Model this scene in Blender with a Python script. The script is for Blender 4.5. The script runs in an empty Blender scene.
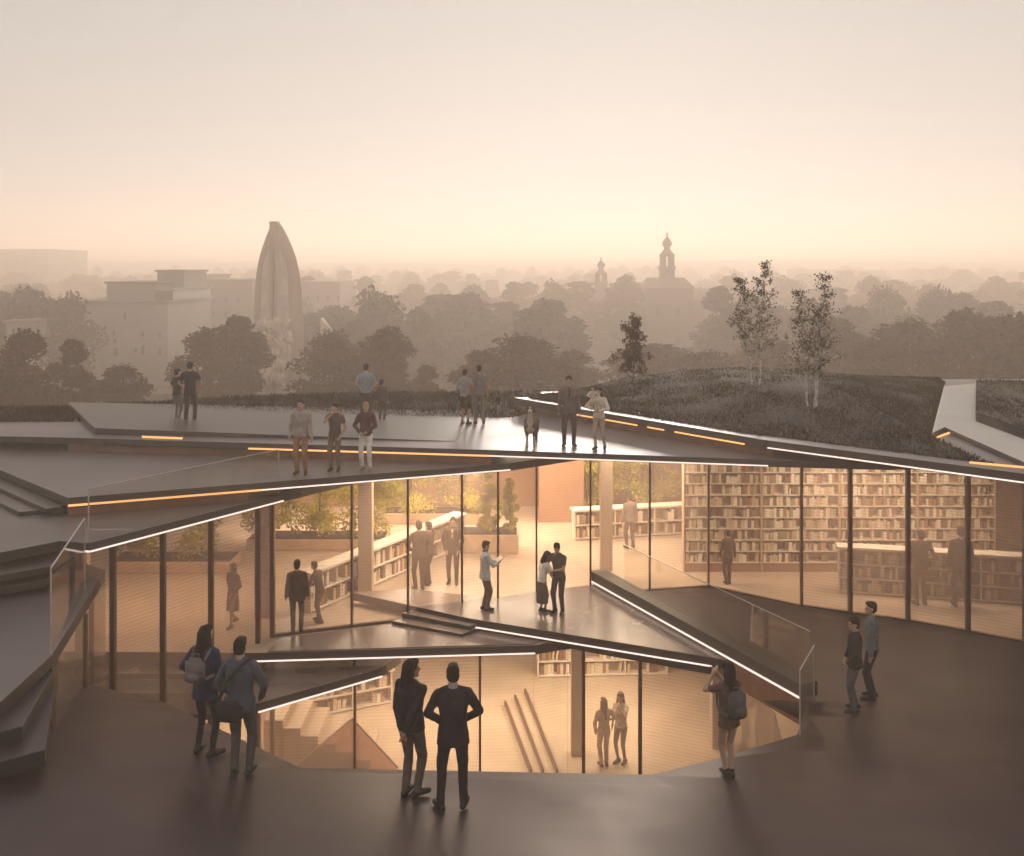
import bpy, bmesh, math, random
import numpy as np
from mathutils import Vector, Matrix, noise
from math import radians as R, sin, cos, pi, sqrt

rng = random.Random(7)
S = bpy.context.scene
C = S.collection

# ------------------------------------------------------------------ camera
F, CX, HZ, CAMZ = 1000.0, 512.0, 268.0, 8.5
def U(px, py, z):
    d = F * (CAMZ - z) / (py - HZ)
    return Vector(((px - CX) * d / F, d, z))
def UD(px, py, d):
    return Vector(((px - CX) * d / F, d, CAMZ - (py - HZ) * d / F))
def plaza_z(x, y):
    t = 3.7 - .05 * x - .175 * y
    return .5 * (t + sqrt(t * t + .16))
def UPL(px, py):
    d = 14.0
    for _ in range(60):
        x = (px - CX) * d / F
        d = .5 * d + .5 * F * (CAMZ - plaza_z(x, d)) / (py - HZ)
    x = (px - CX) * d / F
    return Vector((x, d, plaza_z(x, d)))

cam = bpy.data.cameras.new('camera')
co = bpy.data.objects.new('camera', cam); C.objects.link(co)
co.location = (0, 0, CAMZ); co.rotation_euler = (R(90), 0, 0)
cam.sensor_fit = 'HORIZONTAL'; cam.sensor_width = 36; cam.lens = 36 * F / 1024
cam.shift_y = -(428 - HZ) / 1024.0
cam.clip_end = 6000; cam.clip_start = .1
S.camera = co

# ------------------------------------------------------------------ materials
MATS = {}
def mat(name, col, rough=.6, var=.12, scale=3.0, bump=0.0, bscale=40, spec=.5, metal=0, stretch=None, rvar=0):
    if name in MATS: return MATS[name]
    m = bpy.data.materials.new(name); m.use_nodes = True
    nt = m.node_tree; b = nt.nodes['Principled BSDF']
    tc = nt.nodes.new('ShaderNodeTexCoord')
    src = tc.outputs['Object']
    if stretch:
        mp = nt.nodes.new('ShaderNodeMapping'); mp.inputs['Scale'].default_value = stretch
        nt.links.new(src, mp.inputs['Vector']); src = mp.outputs['Vector']
    n = nt.nodes.new('ShaderNodeTexNoise'); n.inputs['Scale'].default_value = scale
    n.inputs['Detail'].default_value = 5
    nt.links.new(src, n.inputs['Vector'])
    r = nt.nodes.new('ShaderNodeValToRGB')
    r.color_ramp.elements[0].position = .3; r.color_ramp.elements[1].position = .7
    r.color_ramp.elements[0].color = [max(0, c * (1 - var)) for c in col] + [1]
    r.color_ramp.elements[1].color = [min(1, c * (1 + var)) for c in col] + [1]
    nt.links.new(n.outputs['Fac'], r.inputs['Fac']); nt.links.new(r.outputs['Color'], b.inputs['Base Color'])
    b.inputs['Roughness'].default_value = rough
    b.inputs['Specular IOR Level'].default_value = spec
    b.inputs['Metallic'].default_value = metal
    if rvar:
        mr = nt.nodes.new('ShaderNodeMapRange')
        mr.inputs['To Min'].default_value = rough - rvar; mr.inputs['To Max'].default_value = rough + rvar
        mr.inputs['From Min'].default_value = .3; mr.inputs['From Max'].default_value = .7
        nt.links.new(n.outputs['Fac'], mr.inputs['Value']); nt.links.new(mr.outputs['Result'], b.inputs['Roughness'])
    if bump:
        n2 = nt.nodes.new('ShaderNodeTexNoise'); n2.inputs['Scale'].default_value = bscale; n2.inputs['Detail'].default_value = 4
        nt.links.new(src, n2.inputs['Vector'])
        bp = nt.nodes.new('ShaderNodeBump'); bp.inputs['Strength'].default_value = bump; bp.inputs['Distance'].default_value = .02
        nt.links.new(n2.outputs['Fac'], bp.inputs['Height']); nt.links.new(bp.outputs['Normal'], b.inputs['Normal'])
    MATS[name] = m
    return m
def emit(name, col, st):
    if name in MATS: return MATS[name]
    m = bpy.data.materials.new(name); m.use_nodes = True
    nt = m.node_tree; nt.nodes.clear()
    e = nt.nodes.new('ShaderNodeEmission'); e.inputs['Color'].default_value = (*col, 1); e.inputs['Strength'].default_value = st
    o = nt.nodes.new('ShaderNodeOutputMaterial'); nt.links.new(e.outputs[0], o.inputs[0])
    MATS[name] = m
    return m
def glass_mat(name, tint, base=.04, top=.7, power=3.5, frit=0):
    m = bpy.data.materials.new(name); m.use_nodes = True
    nt = m.node_tree; nt.nodes.clear()
    t = nt.nodes.new('ShaderNodeBsdfTransparent'); t.inputs['Color'].default_value = (*tint, 1)
    g = nt.nodes.new('ShaderNodeBsdfGlossy'); g.inputs['Roughness'].default_value = .015
    lw = nt.nodes.new('ShaderNodeLayerWeight'); lw.inputs['Blend'].default_value = .5
    p = nt.nodes.new('ShaderNodeMath'); p.operation = 'POWER'; p.inputs[1].default_value = power
    nt.links.new(lw.outputs['Facing'], p.inputs[0])
    ma = nt.nodes.new('ShaderNodeMath'); ma.operation = 'MULTIPLY_ADD'; ma.inputs[1].default_value = top; ma.inputs[2].default_value = base
    nt.links.new(p.outputs[0], ma.inputs[0])
    mx = nt.nodes.new('ShaderNodeMixShader')
    nt.links.new(ma.outputs[0], mx.inputs[0]); nt.links.new(t.outputs[0], mx.inputs[1]); nt.links.new(g.outputs[0], mx.inputs[2])
    last = mx
    if frit:
        d = nt.nodes.new('ShaderNodeBsdfDiffuse'); d.inputs['Color'].default_value = (.78, .63, .54, 1)
        t2 = nt.nodes.new('ShaderNodeBsdfTranslucent'); t2.inputs['Color'].default_value = (.78, .60, .50, 1)
        dm = nt.nodes.new('ShaderNodeMixShader'); nt.links.new(d.outputs[0], dm.inputs[1]); nt.links.new(t2.outputs[0], dm.inputs[2])
        tc = nt.nodes.new('ShaderNodeTexCoord'); sx = nt.nodes.new('ShaderNodeSeparateXYZ'); nt.links.new(tc.outputs['Object'], sx.inputs[0])
        wv = nt.nodes.new('ShaderNodeMath'); wv.operation = 'MULTIPLY'; wv.inputs[1].default_value = 2 * pi / .075; nt.links.new(sx.outputs['Z'], wv.inputs[0])
        sn = nt.nodes.new('ShaderNodeMath'); sn.operation = 'SINE'; nt.links.new(wv.outputs[0], sn.inputs[0])
        mr = nt.nodes.new('ShaderNodeMapRange'); mr.inputs['From Min'].default_value = -1; mr.inputs['To Min'].default_value = frit * .82; mr.inputs['To Max'].default_value = frit * 1.18
        nt.links.new(sn.outputs[0], mr.inputs['Value'])
        last = nt.nodes.new('ShaderNodeMixShader'); nt.links.new(mr.outputs[0], last.inputs[0]); nt.links.new(mx.outputs[0], last.inputs[1]); nt.links.new(dm.outputs[0], last.inputs[2])
    o = nt.nodes.new('ShaderNodeOutputMaterial'); nt.links.new(last.outputs[0], o.inputs[0])
    return m
def leaf_mat(name, col, var=.35, trans=.35):
    m = bpy.data.materials.new(name); m.use_nodes = True
    nt = m.node_tree; nt.nodes.clear()
    tc = nt.nodes.new('ShaderNodeTexCoord')
    n = nt.nodes.new('ShaderNodeTexNoise'); n.inputs['Scale'].default_value = 1.3; n.inputs['Detail'].default_value = 6
    nt.links.new(tc.outputs['Object'], n.inputs['Vector'])
    r = nt.nodes.new('ShaderNodeValToRGB')
    r.color_ramp.elements[0].position = .35; r.color_ramp.elements[1].position = .65
    r.color_ramp.elements[0].color = [c * (1 - var) for c in col] + [1]
    r.color_ramp.elements[1].color = [c * (1 + var) for c in col] + [1]
    nt.links.new(n.outputs['Fac'], r.inputs['Fac'])
    d = nt.nodes.new('ShaderNodeBsdfDiffuse'); t = nt.nodes.new('ShaderNodeBsdfTranslucent')
    nt.links.new(r.outputs['Color'], d.inputs['Color']); nt.links.new(r.outputs['Color'], t.inputs['Color'])
    mx = nt.nodes.new('ShaderNodeMixShader'); mx.inputs[0].default_value = trans
    nt.links.new(d.outputs[0], mx.inputs[1]); nt.links.new(t.outputs[0], mx.inputs[2])
    o = nt.nodes.new('ShaderNodeOutputMaterial'); nt.links.new(mx.outputs[0], o.inputs[0])
    return m

M_plaza = mat('dark polished concrete', (.040, .0205, .0265), .42, .22, .35, .08, 60, spec=.4, rvar=.10)
M_roof = mat('grey roof terrace', (.165, .130, .132), .46, .08, .6, .05, 50, rvar=.06)
M_fascia = mat('dark bronze fascia', (.045, .037, .034), .45, .15, 2)
M_riser = mat('warm timber riser', (.26, .13, .075), .6, .2, 4)
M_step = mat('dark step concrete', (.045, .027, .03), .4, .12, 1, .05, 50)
M_floor = mat('pale interior floor', (.52, .41, .32), .33, .12, .8, .02, 40, rvar=.05)
M_floor2 = mat('ochre lower floor', (.60, .46, .33), .35, .14, .8, .02, 40, rvar=.05)
M_terr = mat('terrace slab', (.24, .185, .165), .25, .08, .8, .03, 50, rvar=.05)
M_wall = mat('warm plaster wall', (.36, .21, .14), .8, .08, 1)
M_mull = mat('bronze mullion', (.12, .06, .04), .4, .15, 5)
M_col = mat('concrete column', (.46, .36, .28), .65, .08, 2, .05, 40)
M_white = mat('white shelf board', (.78, .70, .60), .5, .05, 3)
M_case = mat('oak shelf carcass', (.50, .35, .24), .6, .15, 4)
M_led = emit('white light strip', (1.0, .76, .66), .42)
M_amber = emit('amber light strip', (1.0, .48, .17), .42)
M_panel = emit('warm ceiling light', (1.0, .80, .58), 4.6)
M_panel2 = emit('warm lower ceiling light', (1.0, .82, .60), 2.6)
M_panel3 = emit('dim left ceiling light', (1.0, .68, .44), 1.7)
M_glass = glass_mat('facade glass', (.94, .91, .88), .045, .75, 3.2, .12)
M_glass2 = glass_mat('fritted glass', (.92, .88, .85), .05, .75, 3.2, .20)
M_rail = glass_mat('balustrade glass', (.96, .95, .93), .05, .4, 3.0)
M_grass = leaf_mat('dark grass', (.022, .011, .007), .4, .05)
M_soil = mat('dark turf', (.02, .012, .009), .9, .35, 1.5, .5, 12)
M_leaf_dark = leaf_mat('haze-tinted dark foliage', (.085, .036, .018), .4, .2)  # leaf colour carries the reddish brown of the low haze
M_leaf_mid = leaf_mat('haze-tinted brown foliage', (.115, .052, .025), .4, .2)  # brown of the low haze is mixed into this leaf colour too
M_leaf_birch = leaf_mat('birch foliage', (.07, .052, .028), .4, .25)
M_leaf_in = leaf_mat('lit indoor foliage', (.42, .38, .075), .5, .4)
M_bark = mat('brown bark', (.06, .045, .035), .85, .3, 6, .4, 20)
M_birch = mat('birch bark', (.62, .56, .52), .8, .35, 5, .2, 20, stretch=(1, 1, 3))
M_bld = mat('pale render facade', (.34, .29, .26), .85, .08, .3)
M_bld2 = mat('grey facade', (.24, .20, .18), .85, .08, .3)
M_win = mat('dark window', (.05, .045, .045), .3, .1, 2)
M_stone = mat('monument stone', (.42, .31, .24), .75, .15, .25, .3, 1.5)
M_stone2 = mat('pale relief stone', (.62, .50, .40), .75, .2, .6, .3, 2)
M_church = mat('church stone', (.16, .13, .115), .85, .15, .3)
M_ground = mat('city ground', (.10, .053, .034), .95, .4, .02)  # ground colour takes on the brown tint of the low haze
M_hill = mat('wooded hills', (.05, .045, .03), .95, .3, .01)
M_path = mat('pale concrete path', (.50, .46, .42), .6, .06, 1, .05, 30)

# ------------------------------------------------------------------ helpers
def link(name, me, parent=None):
    o = bpy.data.objects.new(name, me); C.objects.link(o)
    if parent is not None: o.parent = parent
    return o
def tag(o, label=None, cat=None, group=None, kind=None):
    if label: o['label'] = label
    if cat: o['category'] = cat
    if group: o['group'] = group
    if kind: o['kind'] = kind
    return o
def empty(name, loc, label, cat, group=None, rz=0):
    o = bpy.data.objects.new(name, None); C.objects.link(o)
    o.location = loc; o.rotation_euler = (0, 0, rz); o.empty_display_size = .1
    return tag(o, label, cat, group)
def bm_obj(name, bm, m, parent=None, smooth=False, bevel=0, recalc=True):
    if recalc: bmesh.ops.recalc_face_normals(bm, faces=bm.faces)
    me = bpy.data.meshes.new(name); bm.to_mesh(me); bm.free()
    for mm in (m if isinstance(m, (list, tuple)) else [m]): me.materials.append(mm)
    if smooth: me.shade_smooth()
    o = link(name, me, parent)
    if bevel:
        b = o.modifiers.new('bevel', 'BEVEL'); b.width = bevel; b.segments = 2; b.limit_method = 'ANGLE'
    return o
def py_obj(name, v, f, m, parent=None, smooth=False):
    me = bpy.data.meshes.new(name); me.from_pydata(v, [], f); me.update()
    me.materials.append(m)
    if smooth: me.shade_smooth()
    return link(name, me, parent)
def a_box(bm, lo, hi):
    g = bmesh.ops.create_cube(bm, size=1)
    lo, hi = Vector(lo), Vector(hi)
    bmesh.ops.transform(bm, verts=g['verts'], matrix=Matrix.Translation((lo + hi) / 2) @ Matrix.Diagonal((*(hi - lo), 1)))
    return g['verts']
def a_bar(bm, a, b, w, h, up=(0, 0, 1)):
    """box from a to b (centre line), w wide, h high"""
    a, b = Vector(a), Vector(b); ax = (b - a); L = ax.length; ax.normalize()
    side = ax.cross(Vector(up))
    if side.length < 1e-4: side = Vector((1, 0, 0))
    side.normalize(); u2 = side.cross(ax).normalized()
    M = Matrix((side, ax, u2)).transposed().to_4x4(); M.translation = (a + b) / 2
    g = bmesh.ops.create_cube(bm, size=1)
    bmesh.ops.transform(bm, verts=g['verts'], matrix=M @ Matrix.Diagonal((w, L, h, 1)))
def a_tube(bm, a, b, r0, r1=None, seg=8):
    a, b = Vector(a), Vector(b); r1 = r0 if r1 is None else r1
    g = bmesh.ops.create_cone(bm, cap_ends=True, segments=seg, radius1=r0, radius2=r1, depth=(b - a).length)
    M = Vector((0, 0, 1)).rotation_difference((b - a).normalized()).to_matrix().to_4x4(); M.translation = (a + b) / 2
    bmesh.ops.transform(bm, verts=g['verts'], matrix=M)
def a_prism(bm, pts, z0, z1):
    """z0, z1 numbers or lists (per vertex)"""
    n = len(pts)
    zz0 = z0 if isinstance(z0, (list, tuple)) else [z0] * n
    zz1 = z1 if isinstance(z1, (list, tuple)) else [z1] * n
    lo = [bm.verts.new((p[0], p[1], a)) for p, a in zip(pts, zz0)]
    hi = [bm.verts.new((p[0], p[1], a)) for p, a in zip(pts, zz1)]
    bm.faces.new(hi); bm.faces.new(lo[::-1])
    for i in range(n):
        j = (i + 1) % n
        bm.faces.new((lo[i], lo[j], hi[j], hi[i]))
def slab(name, pts, z0, z1, m, parent=None, bevel=.012, edge=None):
    """plate whose top and sides have different materials"""
    bm = bmesh.new(); a_prism(bm, pts, z0, z1)
    bmesh.ops.recalc_face_normals(bm, faces=bm.faces)
    if edge:
        for f in bm.faces: f.material_index = 0 if f.normal.z > .7 else 1
    return bm_obj(name, bm, [m, edge] if edge else m, parent, bevel=bevel, recalc=False)
def lathe(bm, prof, seg=8, cen=(0, 0), sq=False):
    rings = []
    for r, z in prof:
        ring = []
        for i in range(seg):
            a = 2 * pi * (i + .5) / seg
            ring.append(bm.verts.new((cen[0] + r * cos(a), cen[1] + r * sin(a), z)))
        rings.append(ring)
    for a, b in zip(rings, rings[1:]):
        for i in range(seg):
            j = (i + 1) % seg
            bm.faces.new((a[i], a[j], b[j], b[i]))
    bm.faces.new(rings[0][::-1]); bm.faces.new(rings[-1])
def xy(v): return (v[0], v[1])
def at_px(p, q, px):
    """point on the plan segment p-q that lies on picture column px"""
    k = (px - CX) / F
    dx, dy = q[0] - p[0], q[1] - p[1]
    t = (k * p[1] - p[0]) / (dx - k * dy)
    return (p[0] + t * dx, p[1] + t * dy)

# ------------------------------------------------------------------ world, sun, haze
SUN_EL, SUN_AZ = 4.0, 6.0          # sun on the horizon ahead, veiled by the haze
w = bpy.data.worlds.new('World'); S.world = w; w.use_nodes = True
nt = w.node_tree; bg = nt.nodes['Background']
sky = nt.nodes.new('ShaderNodeTexSky'); sky.sky_type = 'NISHITA'; sky.sun_disc = False
sky.sun_elevation = R(SUN_EL); sky.sun_rotation = R(SUN_AZ)
sky.air_density = 1.0; sky.dust_density = 1.2; sky.ozone_density = 1.0
hs = nt.nodes.new('ShaderNodeHueSaturation'); hs.inputs['Saturation'].default_value = .30
nt.links.new(sky.outputs[0], hs.inputs['Color'])
gm = nt.nodes.new('ShaderNodeGamma'); gm.inputs['Gamma'].default_value = .12
nt.links.new(hs.outputs[0], gm.inputs['Color'])
tn = nt.nodes.new('ShaderNodeMix'); tn.data_type = 'RGBA'; tn.blend_type = 'MULTIPLY'; tn.inputs['Factor'].default_value = 1
for i_ in tn.inputs:
    if i_.name == 'A' and i_.type == 'RGBA': nt.links.new(gm.outputs[0], i_)
    if i_.name == 'B' and i_.type == 'RGBA': i_.default_value = (1.0, .965, .93, 1)
nt.links.new([o_ for o_ in tn.outputs if o_.type == 'RGBA'][0], bg.inputs['Color'])
bg.inputs['Strength'].default_value = .15
sl = bpy.data.lights.new('sun', 'SUN'); so = bpy.data.objects.new('sun', sl); C.objects.link(so)
sl.energy = 2.4; sl.angle = R(14); sl.color = (1, .89, .79)
dirv = Vector((sin(R(SUN_AZ)) * cos(R(SUN_EL)), cos(R(SUN_AZ)) * cos(R(SUN_EL)), sin(R(SUN_EL))))
so.rotation_euler = dirv.to_track_quat('Z', 'Y').to_euler()

bm = bmesh.new(); a_box(bm, (-1500, -150, -9.2), (1500, 1750, 27))
hz = bm_obj('haze', bm, None) if False else None
m = bpy.data.materials.new('air'); m.use_nodes = True; n_ = m.node_tree; n_.nodes.clear()
pv = n_.nodes.new('ShaderNodeVolumePrincipled'); pv.inputs['Color'].default_value = (.97, .825, .70, 1)
pv.inputs['Density'].default_value = .0036; pv.inputs['Anisotropy'].default_value = .37
oo = n_.nodes.new('ShaderNodeOutputMaterial'); n_.links.new(pv.outputs[0], oo.inputs['Volume'])
hz = bm_obj('haze', bm, m); hz['kind'] = 'stuff'

# ------------------------------------------------------------------ plan of the pavilion
zC0, zC1 = 3.15, 3.34
zA0, zA1 = 3.54, 3.73
zB0, zB1 = 3.93, 4.10
zR0, zR1 = 4.30, 4.50
C0, C1 = U(90, 553, zC0), U(283, 502, zC0)
A0, A1 = U(68, 507, zA0), U(510, 471, zA0)
B0, B1, B2 = U(65, 444, zB0), U(490, 457, zB0), U(768, 467, zB0)
R0, R1, R2 = U(513, 404, zR0), U(768, 449, zR0), U(1024, 484, zR0)
pav = empty('library_pavilion', (0, 24, 0), 'glass-fronted library of stacked angular plates edged with light strips', 'building')
def P(o):          # keep world coordinates when parenting to the pavilion's base
    o.matrix_parent_inverse = Matrix.Translation((0, -24, 0)); return o
def ext(p, q, t):   # point beyond q on the line p-q
    return (q[0] + (q[0] - p[0]) * t, q[1] + (q[1] - p[1]) * t)

def strip(name, a, b, z, parent, m, off=(0, 0), h=.035):
    bm = bmesh.new(); a_bar(bm, (a[0] + off[0], a[1] + off[1], z), (b[0] + off[0], b[1] + off[1], z), .03, h)
    return bm_obj(name, bm, m, parent)
# --- roof plates
Rfar = ext(R1, R2, .9)
plR = P(slab('roof_slab', [xy(R0), xy(R1), xy(R2), Rfar, (22, 24), (22, 36), (4.0, 36), (1.6, 31.2)], zR0, zR1, M_roof, pav, edge=M_fascia))
plB = P(slab('roof_slab', [(-26, 27.6), xy(B0), xy(B1), xy(B2), (8.5, 22.6), (18, 24), (18, 35.6), (1.5, 35.6), (-9, 33.3), (-14, 31.3), (-26, 30.9)], zB0, zB1, M_roof, pav, edge=M_fascia))
plA = P(slab('roof_slab', [(-26, 29.5), xy(U(0, 470, zA1)), xy(A0), xy(A1), (2.0, 26.0), (2.0, 34), (-8, 33.2), (-14, 31.1), (-26, 30.8)], zA0, zA1, M_roof, pav, edge=M_fascia))
plC = P(slab('roof_slab', [(-26, 22), xy(U(0, 563, zC0)), xy(U(60, 551, zC0)), xy(C0), xy(C1), (-3.4, 25.4), (-3.4, 33.4), (-8, 33), (-14, 31), (-26, 30.7)], zC0, zC1, M_roof, pav, edge=M_fascia))
# raised wedge on plate B
w0, w1 = U(95, 434.5, zB1), U(455, 441.5, zB1)
bm = bmesh.new()
pts = [xy(w0), xy(w1), (-.8, 31.0), (-14, 31.5)]
a_prism(bm, pts, zB1 + .002, [zB1 + .17, zB1 + .006, zB1 + .006, zB1 + .17])
for f in bm.faces: f.material_index = 0 if abs(f.normal.z) > .7 else 1
P(bm_obj('roof_wedge', bm, [M_roof, M_fascia], pav))
# --- recessed risers under the plates
def riser(a, b, z0, z1, inset, parent=pav):
    d = Vector((b[0] - a[0], b[1] - a[1])); n = Vector((-d.y, d.x)).normalized()
    if n.y < 0: n = -n
    a2 = (a[0] + n.x * inset, a[1] + n.y * inset); b2 = (b[0] + n.x * inset, b[1] + n.y * inset)
    bm = bmesh.new(); a_bar(bm, (*a2, (z0 + z1) / 2), (*b2, (z0 + z1) / 2), .06, z1 - z0 - .004)
    return P(bm_obj('riser', bm, M_riser, parent))
riser(B0, B1, zA1, zB0, .16); riser(A0, xy(C1), zC1, zA0, .16); riser(R0, R1, zB1, zR0, .2)
riser(xy(A0), (A0[0] + 3.4, A0[1] + 1.35), zC1, zA0, .12)
# --- light strips along the eaves (2 cm proud of the edge, at the lower lip)
def eave(a, b, z, slab_o, m, h=.026):
    d = Vector((b[0] - a[0], b[1] - a[1])); n = Vector((-d.y, d.x)).normalized()
    if n.y > 0: n = -n
    return strip('light_strip', a, b, z, slab_o, m, (n.x * .018, n.y * .018), h)
mid = (B0[0] * .55 + B1[0] * .45, B0[1] * .55 + B1[1] * .45)
eave(mid, B1, zB0 + .03, plB, M_amber, .04); eave(B1, B2, zB0 + .03, plB, M_led)
aM = at_px(xy(A0), xy(A1), 262)
eave(A0, aM, zA0 + .03, plA, M_amber, .04); eave(aM, A1, zA0 + .03, plA, M_led)
eave(C0, C1, zC0 + .03, plC, M_led); eave(U(62, 548, zC0), C0, zC0 + .03, plC, M_led, .03)
eave(R1, R2, zR0 + .03, plR, M_led, .026); eave(R2, Rfar, zR0 + .03, plR, M_led, .026)
rA = at_px(xy(R0), xy(R1), 560)
for t0, t1 in ((.30, .40), (.43, .56), (.60, .66), (.70, .93)):
    pa = (R0[0] + (R1[0] - R0[0]) * t0, R0[1] + (R1[1] - R0[1]) * t0); pb = (R0[0] + (R1[0] - R0[0]) * t1, R0[1] + (R1[1] - R0[1]) * t1)
    eave(pa, pb, zR0 + .02, plR, M_amber, .035)
strip('light_strip', xy(U(143, 436.5, zB1 + .05)), xy(U(183, 438, zB1 + .05)), zB1 + .05, plB, M_amber, (0, -.05), .05)

# --- steps at the left of the upper roof plate
stA = U(0, 470, zA1)
lst = [((stA[0], stA[1]), (A0[0], A0[1]))]
dv = Vector((A0[0] - stA[0], A0[1] - stA[1])).normalized(); nv = Vector((dv.y, -dv.x))
if nv.y > 0: nv = -nv
for k, zz in enumerate((zA0 - .02, zC1 + .09)):
    o = .35 + .35 * k
    a = (stA[0] - dv.x * 6 + nv.x * o, stA[1] - dv.y * 6 + nv.y * o); b = (A0[0] + nv.x * o - dv.x * (.25 + .5 * k), A0[1] + nv.y * o - dv.y * (.25 + .5 * k))
    a2 = (stA[0] - dv.x * 6 - nv.x * .3, stA[1] - dv.y * 6 - nv.y * .3); b2 = (A0[0] - dv.x * .3 - nv.x * .3, A0[1] - dv.y * .3 - nv.y * .3)
    P(slab('step', [a, b, b2, a2], zz - .10, zz, M_roof, pav, edge=M_fascia))

# --- facade: left wing (two storeys), middle, right wing
g0 = (C0[0] - .29, C0[1] + .19); g1 = (C1[0] - .29, C1[1] + .19)
gA1 = (-.35, 24.9)
def mull(p, z0, z1, w=.075, dpt=.13, parent=None):
    bm = bmesh.new(); a_box(bm, (p[0] - w / 2, p[1] - dpt / 2, z0), (p[0] + w / 2, p[1] + dpt / 2, z1))
    return P(bm_obj('mullion', bm, M_mull, parent or pav))
def pane(a, b, z0, z1, m=None, name='glass_pane'):
    bm = bmesh.new(); a_bar(bm, (*a, (z0 + z1) / 2), (*b, (z0 + z1) / 2), .02, z1 - z0)
    return P(bm_obj(name, bm, m or M_glass, pav))
def rail(a, b, z, h=.1, w=.1):
    bm = bmesh.new(); a_bar(bm, (*a, z), (*b, z), w, h)
    return P(bm_obj('sill', bm, M_mull, pav))
def run(pts, z0, z1, mw=.075, sill=True, skip=(), gm_=None):
    for i, p in enumerate(pts):
        if i not in skip: mull(p, z0, z1, mw)
    for a, b in zip(pts, pts[1:]):
        pane(a, b, z0 + .002, z1 - .002, gm_)
        if sill: rail(a, b, z0 + .03, .06, .09)
LEFT = [g0] + [at_px(g0, g1, p) for p in (113, 163, 211, 258)] + [g1]
run(LEFT, -3.5, zC0, .095, False, (), M_glass2)
MID = [g1] + [at_px(g1, gA1, p) for p in (352, 408, 462)] + [gA1]
run(MID, 0, zA0, .05, True, (0,))
BF = [gA1] + [(.62, 25.4), (2.03, 25.9), (3.62, 26.3), (5.22, 26.6), (7.25, 25.05)]
run(BF, 0, zB0, .045, True, (0,))
RF = [(7.25, 25.05), (8.3, 24.55), (9.5, 24.0), (10.62, 23.3), (11.6, 22.6), (12.6, 21.8), (13.6, 21.0)]
run(RF, .01, zR0, .085, True, (0,), M_glass2)
# left return wall under the side terrace
D0, D1 = U(105, 570, 2.5), U(52, 655, 2.5)
SIDE = [xy(D0), (D0[0] * .55 + D1[0] * .45, D0[1] * .55 + D1[1] * .45), xy(D1)]
run(SIDE, -3.5, 2.3, .07, False, (0,))

# --- floors
E1a, E1b = U(255, 662, -.2), U(535, 654, -.2)
E2a, E2b, E2c = U(350, 600, .1), U(470, 627, .1), U(712, 667, .1)
bmA, bmB = U(590, 581, .35), U(797, 697, .35)
E2d = ext(E2b, E2c, .16)
RFp = [(3.62, 26.3), (5.22, 26.6)] + RF
midf = P(slab('floor_slab', [(-16, 22.3), xy(E1a), xy(E1b), (1.3, 22.9), (4.95, 21.1), (2.05, 26.1)] + RFp + [(15.5, 20.2), (15.5, 36), (-16, 36)], -.22, 0, M_floor, pav, edge=M_fascia))
e2 = P(slab('floor_slab', [xy(E2a), xy(E2b), xy(E2c), E2d, (3.2, 24.3), (2.1, 25.9), (.6, 25.35), (-.4, 24.85), (-2.7, 25.6)], .1, .3, M_terr, pav, edge=M_fascia))
e1t = P(slab('terrace', [(-5.4, E1a[1] + .02), (E1b[0] - .05, E1b[1] + .02), (1.2, 23.1), (-.3, 24.75), (-5.3, 22.9)], .004, .03, M_terr, pav, bevel=0))
eave(E1a, E1b, -.18, midf, M_led); eave(E2b, E2c, .12, e2, M_led)
for k, (a, b) in enumerate((((402, 613), (470, 626)), ((392, 621), (462, 634)))):
    z = .2 - .1 * k; p, q = U(*a, z), U(*b, z)
    P(slab('step', [xy(p), xy(q), (q[0] + .5, q[1] + .5), (p[0] + .5, p[1] + .5)], z - .09, z, M_terr, pav, bevel=.005, edge=M_fascia))
e0a, e0b = U(258, 713, -.75), U(382, 677, -.75)
e0 = P(slab('floor_slab', [xy(e0a), xy(e0b), (-2.6, 23.4), (-6.6, 23.6), (-6.3, 21.2)], -.75, -.55, M_terr, pav, edge=M_fascia))
eave(e0a, e0b, -.73, e0, M_led)
for k, (y0, z) in enumerate(((21.75, -.32), (21.45, -.62), (21.1, -.92))):
    P(slab('step', [(-9.4, y0), (-5.55 - .3 * k, y0), (-5.55 - .3 * k, 23.2), (-9.4, 23.2)], z - .12, z, M_terr, pav, bevel=.005, edge=M_fascia))
lowf = P(slab('floor_slab', [(-16, 13), (8, 13), (8, 36), (-16, 36)], -3.75, -3.5, M_floor2, pav))
# parapet beam right of the void
bx = Vector((bmB[0] - bmA[0], bmB[1] - bmA[1])).normalized(); bn = Vector((-bx.y, bx.x))
if bn.x < 0: bn = -bn
bq = (bmB[0] + bx.x * .1, bmB[1] + bx.y * .1)
pb = [xy(bmA), bq, (bq[0] + bn.x * .42, bq[1] + bn.y * .42), (bmA[0] + bn.x * .42, bmA[1] + bn.y * .42)]
beam = P(slab('parapet', pb, .35, .62, M_fascia, pav))
eave(bmA, bq, .37, beam, M_led, .03)
P(slab('riser', [(bmA[0] + bn.x * .1, bmA[1] + bn.y * .1), (bq[0] + bn.x * .1 - bx.x * .1, bq[1] + bn.y * .1 - bx.y * .1), (bq[0] + bn.x * .3 - bx.x * .1, bq[1] + bn.y * .3 - bx.y * .1), (bmA[0] + bn.x * .3, bmA[1] + bn.y * .3)], -.22, .348, M_riser, pav, bevel=0))
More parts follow.
